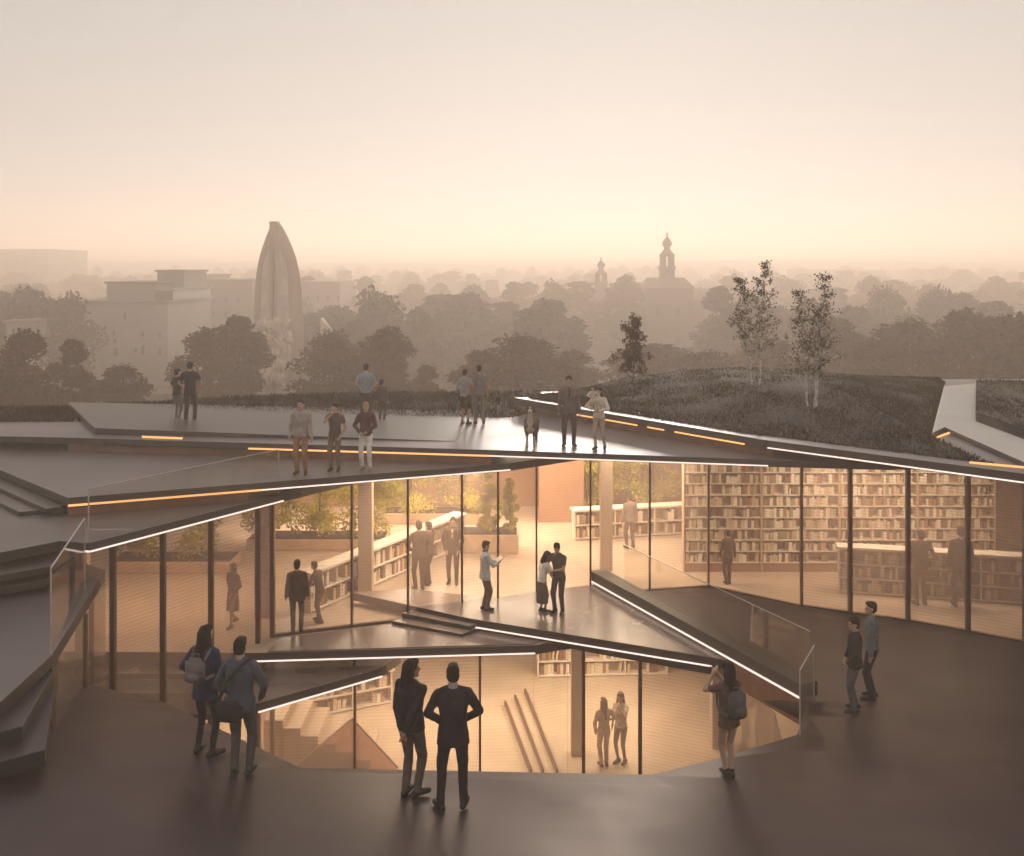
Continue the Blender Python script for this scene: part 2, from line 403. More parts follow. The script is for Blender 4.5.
# lower facade
LF = [(-5.75, 22.6)] + [at_px((-5.75, 22.6), (.5, 23.0), p) for p in (355, 480)] + [(.5, 23.0), (1.3, 23.35)] + [at_px((1.3, 23.35), (4.75, 21.7), p) for p in (583.5, 640)] + [(4.75, 21.7), (5.15, 19.6), (4.85, 17.6)]
for i, p in enumerate(LF):
    if i in (1, 2, 5, 6, 9): mull(p, -3.5, -.22, .05 if i < 4 else .075)
for a, b in zip(LF, LF[1:]): pane(a, b, -3.498, -.225, M_glass2 if a[0] < -3 or a[0] > 2.5 else M_glass)
# ceiling lights (luminous ceilings under the slabs), walls, columns
def ceil(x0, y0, x1, y1, z, m):
    bm = bmesh.new(); a_box(bm, (x0, y0, z - .05), (x1, y1, z))
    return P(bm_obj('ceiling_light', bm, m, pav))
for x0, x1, y0, y1, z_ in ((-11, -7.6, 23.2, 26.5, 3.14), (-5.0, -3.5, 25.9, 28.5, 3.13), (-3.2, -.8, 24.6, 27.5, 3.53), (2.1, 4.8, 26.9, 29.8, 3.92), (-.2, 1.9, 26.3, 29, 3.92), (-8, 1.8, 31, 33.5, 3.13), (2.2, 4.6, 31, 33.5, 3.92), (7.6, 12.6, 25.4, 26.6, 3.92)):
    ceil(x0, y0, x1, y1, z_, M_panel3 if x0 < -4 and y0 < 27 or x0 > 9 else M_panel)
for x0, x1, y0, y1 in ((-9.5, -5.5, 24.2, 27), (-3.5, .2, 24.4, 28), (1.4, 4.2, 24.3, 28.5)):
    ceil(x0, y0, x1, y1, -.26, M_panel2)
for nm, lo, hi in (('back_wall', (-16, 35.7, -3.5), (15.5, 36, 3.1)), ('side_wall', (-16.3, 22.5, -3.5), (-16, 36, 3.1)), ('side_wall', (15.5, 20.2, -3.5), (15.8, 36, 3.9)),
                   ('lower_back_wall', (-15.9, 32.4, -3.5), (8, 32.6, -.23)), ('lower_side_wall', (7.7, 21.5, -3.5), (7.9, 32.4, -.23)), ('timber_screen', (.9, 33.4, 0), (2.4, 33.6, 2.6))):
    bm = bmesh.new(); a_box(bm, lo, hi); P(bm_obj(nm, bm, M_wall, pav))
for px, py, wd, zb, zt in ((265, 644, .42, 0, zC0), (366, 603, .36, 0, zA0), (606, 577, .34, 0, zB0), (760, 568, .46, 0, zB0), (577, 768, .3, -3.5, -.23), (718, 760, .36, -3.5, -.23), (85, 740, .2, -3.5, 2.3)):
    p = U(px, py, zb); dd = {265: 1.9, 85: 0, 760: 0}.get(px, .7); p = Vector((p[0] * (1 + dd / p[1]), p[1] + dd, zb))
    bm = bmesh.new(); a_box(bm, (p[0] - wd / 2, p[1] - wd / 2, zb), (p[0] + wd / 2, p[1] + wd / 2, zt))
    P(bm_obj('column', bm, M_col, pav, bevel=.015))

# ------------------------------------------------------------------ plaza (one sheet, ramping up towards the viewer)
D2 = U(0, 702, 2.5)
rim = [UPL(797, 735), UPL(724, 757), UPL(652, 775), UPL(300, 768), UPL(238, 738), UPL(165, 703), UPL(85, 683), UPL(50, 664)]
plz = [(-16, 5), (20, 5), (20, 19), (15.5, 19.4)] + [(p[0], p[1] - .0) for p in RF[::-1]] + [(5.22, 26.6), (3.62, 26.3), (2.25, 26.05), (bq[0] + .12, bq[1] - .02)]
plz += [xy(p) for p in rim] + [(-9.6, 12.6), (-16, 9)]
bm = bmesh.new()
from mathutils.geometry import tessellate_polygon
vs = [bm.verts.new((p[0], p[1], 0)) for p in plz]
for t in tessellate_polygon([[Vector((p[0], p[1], 0)) for p in plz]]):
    try: bm.faces.new([vs[i] for i in t])
    except ValueError: pass
for k in range(-16, 21):
    bmesh.ops.bisect_plane(bm, geom=bm.verts[:] + bm.edges[:] + bm.faces[:], plane_co=(k + .37, 0, 0), plane_no=(1, 0, 0))
for k in range(10, 54):
    bmesh.ops.bisect_plane(bm, geom=bm.verts[:] + bm.edges[:] + bm.faces[:], plane_co=(0, k * .5 + .11, 0), plane_no=(0, 1, 0))
bmesh.ops.recalc_face_normals(bm, faces=bm.faces)
if sum(f.normal.z for f in bm.faces) < 0: bmesh.ops.reverse_faces(bm, faces=bm.faces)
for v in bm.verts: v.co.z = plaza_z(v.co.x, v.co.y) + .004
plaza = bm_obj('plaza', bm, M_plaza, smooth=True, recalc=False); plaza['kind'] = 'structure'
so_ = plaza.modifiers.new('solid', 'SOLIDIFY'); so_.thickness = .35; so_.offset = -1
# retaining wall below the rim
rv, rf = [], []
rr = [Vector((bq[0] + .12, bq[1] - .02, 0))] + rim
for p in rr:
    z = plaza_z(p[0], p[1]) - .352
    k = Vector((p[0] - 0, p[1] - 20)).normalized() * .12
    rv += [(p[0] + k.x, p[1] + k.y, z), (p[0] + k.x, p[1] + k.y, -3.52)]
for i in range(len(rr) - 1): rf.append((2 * i, 2 * i + 1, 2 * i + 3, 2 * i + 2))
rw = py_obj('retaining_wall', rv, rf, M_wall)
tag(rw, 'warm plastered retaining wall under the plaza rim facing the sunken floor', 'wall')
sm = rw.modifiers.new('solid', 'SOLIDIFY'); sm.thickness = .2; sm.offset = 0

# ------------------------------------------------------------------ left terrace with steps
terr = empty('side_terrace', (-9, 15, 2.4), 'grey raised terrace with dark steps down to the plaza along the left edge', 'terrace')
def T(o): o.matrix_parent_inverse = Matrix.Translation((9, -15, -2.4)); return o
dq = [xy(D0), xy(D1), xy(D2), (-12, 10.2), (-24, 6), (-24, 21), (-9.5, 21)]
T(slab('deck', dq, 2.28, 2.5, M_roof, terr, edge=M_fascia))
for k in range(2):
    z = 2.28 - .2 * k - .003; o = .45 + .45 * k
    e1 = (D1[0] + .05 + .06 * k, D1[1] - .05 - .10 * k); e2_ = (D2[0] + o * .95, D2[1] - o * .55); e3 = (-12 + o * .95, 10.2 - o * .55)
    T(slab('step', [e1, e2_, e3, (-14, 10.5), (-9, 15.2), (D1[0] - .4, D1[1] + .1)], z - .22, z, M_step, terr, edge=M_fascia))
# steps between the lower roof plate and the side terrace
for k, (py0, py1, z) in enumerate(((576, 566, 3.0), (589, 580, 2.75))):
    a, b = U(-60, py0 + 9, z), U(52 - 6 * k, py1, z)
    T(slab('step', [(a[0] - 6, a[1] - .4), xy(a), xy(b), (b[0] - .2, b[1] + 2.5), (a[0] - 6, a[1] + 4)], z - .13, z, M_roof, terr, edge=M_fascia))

M_edge = mat('brushed glass edge', (.45, .41, .38), .4, .08, 6)
# ------------------------------------------------------------------ glass balustrades
def balustrade(pts, label, h0=0, top=True, post=True):
    """pts: (x, y, z0, z1) along the run"""
    c = pts[0]
    e = empty('glass_balustrade', (c[0], c[1], c[2]), label, 'balustrade', 'frameless glass balustrades')
    inv = Matrix.Translation((-c[0], -c[1], -c[2]))
    for a, b in zip(pts, pts[1:]):
        d = Vector((b[0] - a[0], b[1] - a[1], 0)).normalized(); n = Vector((-d.y, d.x, 0)) * .009
        a2 = Vector((a[0], a[1], 0)) + d * .01; b2 = Vector((b[0], b[1], 0)) - d * .01
        v = []
        for s in (-1, 1):
            for q, zz in ((a2, a[2]), (b2, b[2]), (b2, b[3]), (a2, a[3])): v.append((q.x + n.x * s, q.y + n.y * s, zz))
        f = [(0, 1, 2, 3), (7, 6, 5, 4), (0, 4, 5, 1), (1, 5, 6, 2), (2, 6, 7, 3), (3, 7, 4, 0)]
        o = py_obj('pane', v, f, M_rail, e); o.matrix_parent_inverse = inv
        if top:
            bm = bmesh.new(); a_bar(bm, (a[0], a[1], a[3] + .008), (b[0], b[1], b[3] + .008), .022, .012)
            o = bm_obj('top_rail', bm, M_edge, e); o.matrix_parent_inverse = inv
    if post:
        for p in (pts[0], pts[-1]):
            bm = bmesh.new(); a_box(bm, (p[0] - .009, p[1] - .012, p[2]), (p[0] + .009, p[1] + .012, p[3]))
            o = bm_obj('post', bm, M_edge, e); o.matrix_parent_inverse = inv
    return e
c0i = (C0[0] - .05, C0[1] + .05)
balustrade([(c0i[0], c0i[1], zC1, zC1 + 1), (C1[0] - .1, C1[1] + .0, zC1, zC1 + 1)], 'clear balustrade along the eave of the lowest roof plate above the left wing')
balustrade([(D1[0] - .02, D1[1], 2.505, 3.84), (-7.95, 18.6, 2.505, 3.84)], 'tall clear glass panel standing on the side terrace left of the left wing')
bo = (bn.x * .3, bn.y * .3)
pr = [(bmA[0] + bx.x * 1.2 + bo[0], bmA[1] + bx.y * 1.2 + bo[1], .62, 1.55), ((bmA[0] + bq[0]) / 2 + bo[0], (bmA[1] + bq[1]) / 2 + bo[1], .62, 1.55), (bq[0] + bo[0] - bx.x * .08, bq[1] + bo[1] - bx.y * .08, .62, 1.55)]
balustrade(pr, 'clear balustrade on the diagonal parapet right of the sunken court', post=False)
r0_ = rim[0]
balustrade([(r0_[0] + .05, r0_[1], plaza_z(r0_[0], r0_[1]) + .005, plaza_z(r0_[0], r0_[1]) + 1.1), (bq[0] + .25, bq[1] - .02, plaza_z(bq[0], bq[1]) + .01, plaza_z(bq[0], bq[1]) + 1.1)], 'short clear glass panel at the right-hand corner of the plaza rim')

# ------------------------------------------------------------------ berms, path, grass
def mound(name, x0, x1, y0f, y1f, hf, zb, label, cat, nx=70, ny=18):
    v, f = [], []
    for i in range(nx + 1):
        u = i / nx; x = x0 + (x1 - x0) * u; ya, yb = y0f(x), y1f(x)
        for j in range(ny + 1):
            t = j / ny; y = ya + (yb - ya) * t
            v.append((x, y, zb + hf(x, t) + .05 * noise.noise(Vector((x * .8, y * .8, 1.7))) * min(1, 6 * t)))
    for i in range(nx):
        for j in range(ny):
            a = i * (ny + 1) + j; f.append((a, a + ny + 1, a + ny + 2, a + 1))
    o = py_obj(name, v, f, M_soil, smooth=True); o['kind'] = 'structure'
    return o
def sstep(a, b, x):
    t = max(0, min(1, (x - a) / (b - a))); return t * t * (3 - 2 * t)
def interp(tab, x):
    for (a, va), (b, vb) in zip(tab, tab[1:]):
        if x <= b: return va + (vb - va) * max(0, min(1, (x - a) / (b - a)))
    return tab[-1][1]
def linef(p, q, off=0):
    return lambda x: p[1] + (q[1] - p[1]) * (x - p[0]) / (q[0] - p[0]) + off
RL = linef(R1, R2)
RLL = linef(R0, R1)
gp = [xy(U(932, 433, 4.62)), xy(U(944, 386, 4.62)), xy(U(976, 383.5, 4.62)), xy(U(976, 421, 4.62)), xy(U(1024, 439, 4.62)), xy(U(1100, 468, 4.62)), xy(U(1110, 494, 4.62)), xy(U(1024, 462, 4.62)), xy(U(945, 427, 4.62))]
PL = linef(gp[0], gp[1])
frontR = lambda x: max((RLL(x) if x < R1[0] else RL(x)) + (.55 if x < R1[0] else .75), PL(x) + .06 if x > gp[0][0] else 0)
topR = [(0.5, .02), (2.6, .03), (4.3, .12), (6, .38), (8, .48), (10, .40), (12, .2), (15, .1)]
moundB = lambda x: interp([(.5, 31.1), (1.6, 32), (4, 35.5), (16, 35.5)], x)
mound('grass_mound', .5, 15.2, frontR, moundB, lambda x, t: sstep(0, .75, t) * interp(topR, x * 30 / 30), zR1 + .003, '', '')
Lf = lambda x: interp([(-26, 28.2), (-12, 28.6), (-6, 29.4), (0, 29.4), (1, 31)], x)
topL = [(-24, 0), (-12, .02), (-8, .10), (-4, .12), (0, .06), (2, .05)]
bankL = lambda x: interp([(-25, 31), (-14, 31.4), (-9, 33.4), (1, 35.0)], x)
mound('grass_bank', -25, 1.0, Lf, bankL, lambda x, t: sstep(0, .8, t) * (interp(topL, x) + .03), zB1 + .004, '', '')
# path and right-hand bank
pth = slab('path', gp, 4.505, 4.62, M_path, edge=M_fascia); pth['kind'] = 'structure'
PR = linef(gp[3], gp[2])
def bank_back(x): return min(33.0, PR(x) - .02)
def bank_h(x, t): return .08 + .22 * sstep(0, .5, t)
mound('grass_bank', gp[3][0] + .06, 20, lambda x: interp([(gp[3][0], gp[3][1] + .1), (gp[4][0], gp[4][1] + .15), (gp[5][0], gp[5][1] + .15), (20, 18.5)], x), bank_back, bank_h, 4.5, '', '', 30, 14)
bmx = bmesh.new(); a_bar(bmx, (gp[0][0] + .1, gp[0][1] - .06, 4.53), (gp[8][0] + .15, gp[8][1] - .1, 4.53), .03, .04)
o = bm_obj('path_light', bmx, M_amber); tag(o, 'short amber light strip under the end of the pale path', 'light strip')
bmx = bmesh.new(); a_bar(bmx, (gp[7][0] - .9, gp[7][1] + .42, 4.53), (gp[7][0] + .6, gp[7][1] - .45, 4.53), .03, .04)
o = bm_obj('path_light', bmx, M_amber); tag(o, 'amber light strip under the path beside the right edge', 'light strip')

def grass_on(name, fx, n, hmin, hmax, seed):
    r = random.Random(seed); v, f = [], []
    for _ in range(n):
        p = fx(r)
        if p is None: continue
        x, y, z = p; h = r.uniform(hmin, hmax); a = r.uniform(0, pi); ww = r.uniform(.012, .03)
        lx, ly = r.uniform(-.5, .5) * h, r.uniform(-.5, .5) * h
        i = len(v); dx, dy = cos(a) * ww, sin(a) * ww
        v += [(x - dx, y - dy, z - .02), (x + dx, y + dy, z - .02), (x + lx, y + ly, z + h)]
        f.append((i, i + 1, i + 2))
    o = py_obj(name, v, f, M_grass); o['kind'] = 'stuff'; return o
def fx1(r):
    x = r.uniform(.55, 15.1); t = r.random() ** 1.3; y = frontR(x) + (moundB(x) - frontR(x)) * t
    return x, y, zR1 + sstep(0, .75, t) * interp(topR, x)
def fx2(r):
    x = r.uniform(-25, 1); t = r.random(); y = Lf(x) + (bankL(x) - Lf(x)) * t
    return x, y, zB1 + sstep(0, .8, t) * (interp(topL, x) + .03)
def fx3(r):
    x = r.uniform(gp[3][0] + .1, 18); y0 = interp([(gp[3][0], gp[3][1] + .1), (gp[4][0], gp[4][1] + .15), (gp[5][0], gp[5][1] + .15), (20, 18.5)], x)
    t = r.random(); return x, y0 + (bank_back(x) - y0) * t, 4.5 + bank_h(x, t)
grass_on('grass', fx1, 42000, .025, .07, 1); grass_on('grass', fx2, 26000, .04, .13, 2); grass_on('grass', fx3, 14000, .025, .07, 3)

# ------------------------------------------------------------------ trees
def leaf_cloud(clumps, n, size, seed, flat=.8):
    r = random.Random(seed); v, f = [], []
    tot = sum(c[1] ** 2.2 for c in clumps)
    for (c, rad) in clumps:
        k = int(n * rad ** 2.2 / tot)
        for _ in range(k):
            d = Vector((r.gauss(0, 1), r.gauss(0, 1), r.gauss(0, 1))).normalized() * rad * r.random() ** .45
            d.z *= flat
            p = Vector(c) + d
            a = Vector((r.gauss(0, 1), r.gauss(0, 1), r.gauss(0, .7))).normalized()
            b = a.orthogonal().normalized(); b.rotate(Matrix.Rotation(r.uniform(0, 6.3), 3, a))
            c2 = a.cross(b); s = size * r.uniform(.6, 1.3)
            i = len(v)
            v += [tuple(p - b * s * .5), tuple(p + c2 * s * .3), tuple(p + b * s * .6), tuple(p - c2 * s * .3)]
            f.append((i, i + 1, i + 2, i + 3))
    return v, f
def crown_clumps(r, h, rad, base, n, narrow=0):
    out = []
    for i in range(n):
        t = r.random(); z = base + (h - base) * t
        env = rad * (sin(pi * (.20 + .78 * t)) ** .8) * (1 - narrow * t)
        a = r.uniform(0, 2 * pi); rr = env * sqrt(r.random()) * .85
        out.append(((rr * cos(a), rr * sin(a), z), rad * r.uniform(.22, .42) * (1 - .5 * narrow * t)))
    return out
def trunk_bm(bm, h, r0, limbs, r, lean=0.05):
    p = Vector((0, 0, 0)); rad = r0; n = 5
    for i in range(n):
        q = p + Vector((r.uniform(-lean, lean) * h / n, r.uniform(-lean, lean) * h / n, h / n))
        a_tube(bm, p, q, rad, rad * .78, 8); 
        if i >= 2:
            for _ in range(limbs):
                a = r.uniform(0, 6.28); L = h * r.uniform(.12, .25)
                a_tube(bm, q, q + Vector((cos(a) * L, sin(a) * L, L * .9)), rad * .4, rad * .1, 5)
        p = q; rad *= .78
PROTO = []
for i in range(6):
    r = random.Random(40 + i); nar = (0, .2, .55, .1, .35, .0)[i]; wd = (.42, .36, .26, .48, .3, .40)[i]
    cl = crown_clumps(r, 1.0, wd, .14, 44, nar)
    v, f = leaf_cloud(cl, 6500, .05, 60 + i)
    xr = sorted(abs(q[0]) for q in v)[int(len(v) * .96)]; zr = sorted(q[2] for q in v)[int(len(v) * .995)]
    v = [(q[0] * wd / xr, q[1] * wd / xr, q[2] / zr) for q in v]
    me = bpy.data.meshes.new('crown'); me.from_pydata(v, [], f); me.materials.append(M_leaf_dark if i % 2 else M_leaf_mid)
    bm = bmesh.new(); trunk_bm(bm, .62, .022, 2, r)
    mt = bpy.data.meshes.new('trunk'); bm.to_mesh(mt); bm.free(); mt.materials.append(M_bark)
    PROTO.append((me, mt, wd))
GZ = -8.0
def ground_z(y):
    return GZ if y < 37.5 or y > 120 else GZ + 6.6 * sstep(37.5, 40, y) * (1 - sstep(76, 118, y))
NT = [0]
def far_tree(px, ytop, d, wpx, kind, label, group, seed=0, parts=True):
    top = CAMZ - (ytop - HZ) * d / F; gz = ground_z(d); h = top - gz
    me, mt, wd = PROTO[kind % 6]
    e = bpy.data.objects.new('tree', None) if parts else bpy.data.objects.new('tree', me)
    C.objects.link(e); sx = (wpx * d / F / 2) / wd
    e.location = ((px - CX) * d / F, d, gz - .03); e.scale = (sx, sx, h); e.rotation_euler = (0, 0, rng.uniform(0, 6.28))
    tag(e, label, 'tree', group); NT[0] += 1
    if parts:
        link('crown', me, e); link('trunk', mt, e)
    return e
G1 = 'dark trees just beyond the roof'
for a in ((28, 333, 78, 62, 0, 'dark broad tree at the far left in front of the low house'),
          (72, 341, 80, 44, 4, 'dark round-headed tree right beside the broad tree at the far left'),
          (122, 366, 84, 50, 3, 'low dark tree in front of the big pale block'),
          (2, 378, 74, 40, 5, 'cropped dark tree at the left edge of the photo'),
          (208, 330, 92, 50, 0, 'dark tree left of the pointed monument, shorter than its neighbour'),
          (240, 318, 96, 46, 1, 'taller dark tree touching the left side of the pointed monument'),
          (330, 333, 96, 60, 3, 'dark tree on the right of the pointed monument base'),
          (388, 329, 90, 46, 5, 'round dark tree above the man in the light blue shirt'),
          (426, 366, 84, 34, 4, 'small dark tree just left of the couple at the roof rear'),
          (524, 337, 92, 84, 3, 'widest dark tree behind the roof terrace, in the middle'),
          (480, 352, 90, 40, 1, 'dark tree overlapping the left of the widest tree in the middle'),
          (572, 352, 96, 50, 0, 'dark tree overlapping the right of the widest tree in the middle'),
          (655, 345, 110, 70, 5, 'misty tree behind the small young tree on the mound'),
          (706, 352, 100, 60, 3, 'misty tree left of the first birch on the mound'),
          (770, 340, 105, 70, 0, 'misty tree behind the first birch clump'),
          (838, 320, 112, 52, 1, 'misty tree behind the second birch clump'),
          (908, 322, 100, 80, 3, 'broad brown tree above the pale path on the right'),
          (962, 312, 98, 74, 0, 'broad brown tree behind the pale path end'),
          (1014, 316, 96, 70, 5, 'brown tree cropped by the right edge of the photo'),
          (868, 345, 96, 50, 4, 'low brown tree between the second birch and the pale path')):
    far_tree(a[0], a[1], a[2] * .76, a[3] * 1.12, a[4], a[5], G1)
r = random.Random(5)
def belt(n, x0, x1, d0, d1, y0, y1, w0, w1, label, group, parts, avoid=()):
    for i in range(n):
        px = x0 + (x1 - x0) * (i + r.uniform(.1, .9)) / n
        if any(a <= px <= b for a, b in avoid): continue
        far_tree(px, r.uniform(y0, y1), r.uniform(d0, d1), r.uniform(w0, w1), r.randrange(6), label, group, parts=parts)
belt(34, 300, 1060, 118, 150, 288, 326, 44, 74, 'misty brown tree in the belt behind the nearest trees', 'middle belt of misty trees', True, ((570, 640), (648, 700)))
belt(6, -30, 70, 120, 150, 290, 312, 40, 70, 'misty brown tree left of the pale block', 'misty trees at the left', True)
belt(62, -40, 1080, 200, 280, 277, 299, 30, 50, 'pale misty tree in the third belt below the skyline', 'third belt of misty trees', True, ((60, 250), (645, 690)))
belt(74, -40, 1080, 360, 440, 270, 285, 20, 36, 'very pale distant tree on the misty skyline', 'trees on the misty skyline', False, ((640, 695),))
belt(84, -40, 1080, 520, 640, 266, 276, 15, 26, 'faint tree in the farthest belt under the hills', 'farthest misty trees', False)

# young trees on the mound
def young_tree(px, pyb, ytop, d, stems, rad_px, base_px, label, bark, leaf, n, size, seed, narrow, kind='young_tree'):
    r = random.Random(seed); b = UD(px, pyb, d); h = (pyb - ytop) * d / F
    e = empty(kind, b, label, 'tree', 'young trees on the mound')
    cl = []
    rad = rad_px * d / F; base = (pyb - base_px) * d / F
    for s in range(stems):
        bm = bmesh.new(); a = 2.1 * s + .5
        off = Vector((.12 * cos(a) * (stems > 1), .1 * sin(a), 0)); p = off.copy(); rr = .035 if stems == 1 else .03
        lean = Vector((.10 * cos(a), .08 * sin(a), 1)) if stems > 1 else Vector((0.02, 0, 1))
        hs_ = h * (.95 - .12 * s)
        for k in range(13):
            q = p + lean * (hs_ / 13) + Vector((r.uniform(-.03, .03), r.uniform(-.03, .03), 0))
            a_tube(bm, p, q, rr, rr * .89, 7)
            if k >= 3:
                for _ in range(5):
                    an = r.uniform(0, 6.28); L = rad * r.uniform(.2, 1.05) * (1 - k / 15.5)
                    tip = q + Vector((cos(an) * L, sin(an) * L, L * r.uniform(.5, 1.1)))
                    a_tube(bm, q, tip, rr * .45, .004, 5)
                    cl.append((tuple(tip), r.uniform(.09, .17)))
                    cl.append((tuple((q + tip) / 2), r.uniform(.08, .15)))
            p = q; rr *= .89
        cl.append((tuple(p), .14))
        bm_obj('trunk', bm, bark, e, smooth=True)
    cl = [c for c in cl if c[0][2] > base * .8]
    v, f = leaf_cloud(cl, n, size, seed + 1, .9)
    py_obj('crown', v, f, leaf, e)
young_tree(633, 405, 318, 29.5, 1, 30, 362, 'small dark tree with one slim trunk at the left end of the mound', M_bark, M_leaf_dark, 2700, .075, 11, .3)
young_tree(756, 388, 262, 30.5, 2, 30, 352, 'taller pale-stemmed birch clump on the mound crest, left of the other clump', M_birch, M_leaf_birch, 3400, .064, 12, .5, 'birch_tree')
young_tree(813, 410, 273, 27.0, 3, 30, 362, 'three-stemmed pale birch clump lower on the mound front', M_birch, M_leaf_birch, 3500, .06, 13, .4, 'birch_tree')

# ------------------------------------------------------------------ ground, hills
ys_ = [-110, 0, 20, 36.5, 37, 38, 40, 45, 50, 56, 62, 68, 74, 80, 90, 100, 115, 140, 200, 300, 500, 800, 1200, 1700]
xs_ = [-1450 + 2900 * i / 60 for i in range(61)]
v = [(x, y, ground_z(y)) for y in ys_ for x in xs_]
f = [(j * 61 + i, j * 61 + i + 1, j * 61 + i + 62, j * 61 + i + 61) for j in range(len(ys_) - 1) for i in range(60)]
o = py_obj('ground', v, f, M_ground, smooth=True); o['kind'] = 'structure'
def ridge(y, hgt, seed):
    v, f = [], []; n = 160
    for i in range(n + 1):
        x = -y * .62 + y * 1.24 * i / n
        t = hgt * (.8 + .25 * noise.noise(Vector((x * .003, seed, 0))) + .08 * noise.noise(Vector((x * .03, seed, 3))))
        v += [(x, y, GZ - .5), (x, y + 60, GZ + t), (x, y + 160, GZ + t * .9), (x, y + 240, GZ - .5)]
    for i in range(n):
        for k in range(3):
            a = 4 * i + k; f.append((a, a + 4, a + 5, a + 1))
    o = py_obj('hills', v, f, M_hill, smooth=True); o['kind'] = 'structure'
ridge(760, 26, 3.3); ridge(1080, 33, 9.1)

# ------------------------------------------------------------------ city buildings
def block(name, px0, px1, ytop, d, depth, m, label, wins=(), tops=(), cat='building', cornice=True):
    """wins: (px, py, wpx, hpx) ; tops: (px0, px1, ytop, back offset, material, part name)"""
    x0, x1 = (px0 - CX) * d / F, (px1 - CX) * d / F; zt = CAMZ - (ytop - HZ) * d / F
    e = empty(name, ((x0 + x1) / 2, d, GZ), label, cat)
    inv = Matrix.Translation((-(x0 + x1) / 2, -d, -GZ))
    def put(nm, lo, hi, mm, par=e):
        bm = bmesh.new(); a_box(bm, lo, hi); o = bm_obj(nm, bm, mm, par)
        o.matrix_parent_inverse = inv; return o
    put('wall', (x0, d, GZ), (x1, d + depth, zt), m)
    if cornice: put('cornice', (x0 - .3, d - .3, zt), (x1 + .3, d + depth + .3, zt + .35), M_bld2)
    for (a, b, yt, off, mm, nm) in tops:
        xa, xb = (a - CX) * d / F, (b - CX) * d / F; z2 = CAMZ - (yt - HZ) * d / F
        put(nm, (xa, d + off, zt + .352), (xb, d + depth - 1, z2), mm)
        put('roof_edge', (xa - .3, d + off - .3, z2 + .002), (xb + .3, d + depth - .8, z2 + .3), M_bld2)
    for (a, b, ww, hh) in wins:
        xa = (a - CX) * d / F; zb = CAMZ - (b - HZ) * d / F; ww = ww * d / F; hh = hh * d / F
        f = put('window', (xa - ww / 2 - .12, d - .06, zb - hh / 2 - .12), (xa + ww / 2 + .12, d - .003, zb + hh / 2 + .12), M_bld2)
        o = put('window_glass', (xa - ww / 2, d - .09, zb - hh / 2), (xa + ww / 2, d - .062, zb + hh / 2), M_win)
    return e
wn = [(115, 341, 2.6, 4), (116, 352, 2.6, 8), (125, 316, 2.2, 6), (136, 350, 2.2, 4), (143, 350, 2.2, 8), (143, 334, 2, 4), (114, 333, 2, 4), (80, 345, 2, 5), (92, 345, 2, 5), (160, 335, 2, 6), (160, 352, 2, 6)]
block('apartment_block', 62, 168, 303, 140, 20, M_bld, 'big pale stepped block left of the monument', wn,
      [(98, 150, 284, 3, M_bld, 'upper_storey'), (137, 165, 272, 8, M_bld2, 'roof_room'), (152, 170, 291, 1.2, M_win, 'stair_room')])
wn2 = [(178 + 12 * i, 300 + 14 * j, 2.5, 5) for i in range(6) for j in range(4)]
block('apartment_block', 169, 252, 281, 195, 22, M_bld2, 'long grey block between the stepped block and the monument', wn2, [(180, 200, 276, 4, M_bld2, 'roof_room')])
wn3 = [(308 + 10 * i, 298 + 13 * j, 2.5, 5) for i in range(4) for j in range(3)]
block('apartment_block', 299, 340, 283, 215, 20, M_bld2, 'grey block just right of the monument', wn3)
block('tower_block', -30, 48, 250, 430, 40, M_bld2, 'faint slab block rising at the far left of the skyline', [(-10 + 9 * i, 256 + 6 * j, 3, 2.5) for i in range(6) for j in range(3)])
block('low_house', 6, 46, 323, 122, 10, M_bld, 'low pale house behind the dark trees at the far left', [(14, 331, 2.5, 4), (26, 331, 2.5, 4), (38, 331, 2.5, 4)])
block('distant_block', 838, 886, 271, 470, 25, M_bld2, 'faint low slab above the trees right of the birches', [(845 + 8 * i, 276, 4, 2) for i in range(5)])
block('distant_block', 801, 830, 270, 490, 25, M_bld2, 'faint narrow slab on the skyline behind the second birch', [(806 + 8 * i, 275, 4, 2) for i in range(3)])
block('distant_block', 938, 960, 270, 480, 25, M_bld2, 'faint small slab on the skyline at the right', [(943 + 8 * i, 275, 4, 2) for i in range(2)])

# --- pointed monument: two leaf-shaped shells with a slot between them
MD = 108.0
mon = empty('monument', ((276.0 - CX) * MD / F, MD, GZ), 'tall pointed stone monument of two leaf-shaped shells with carved relief', 'monument')
mw = [(222, 1.0), (228, 4.8), (236, 8.8), (246, 13), (258, 17), (272, 20), (290, 22), (310, 23), (335, 24), (360, 24.5), (385, 24.5)]
zt_ = lambda y: CAMZ - (y - HZ) * MD / F - GZ
zbase = 0.0
for s in (-1, 1):
    v, f = [], []; nu, nv_ = 14, 40
    for j in range(nv_ + 1):
        yy = 222 + (430 - 222) * j / nv_
        wpx = interp(mw + [(430, 25)], yy); hw = wpx * MD / F; gap = .07 + .17 * max(0, 1 - (yy - 222) / 18)
        for i in range(nu + 1):
            u = i / nu
            x = s * (gap + (hw - gap) * u)
            yv = 2.6 * (u - .12) ** 2 * (hw / 5) - 1.2 * (1 - u) * (1 - j / nv_ * .4) - .35 * cos(u * pi * 3) * (hw / 5)
            v.append((x, yv, max(0, zt_(yy))))
    for j in range(nv_):
        for i in range(nu):
            a = j * (nu + 1) + i; f.append((a, a + 1, a + nu + 2, a + nu + 1))
    o = py_obj('leaf_shell', v, f, M_stone, mon, smooth=True)
    sm = o.modifiers.new('solid', 'SOLIDIFY'); sm.thickness = .4; sm.offset = 0
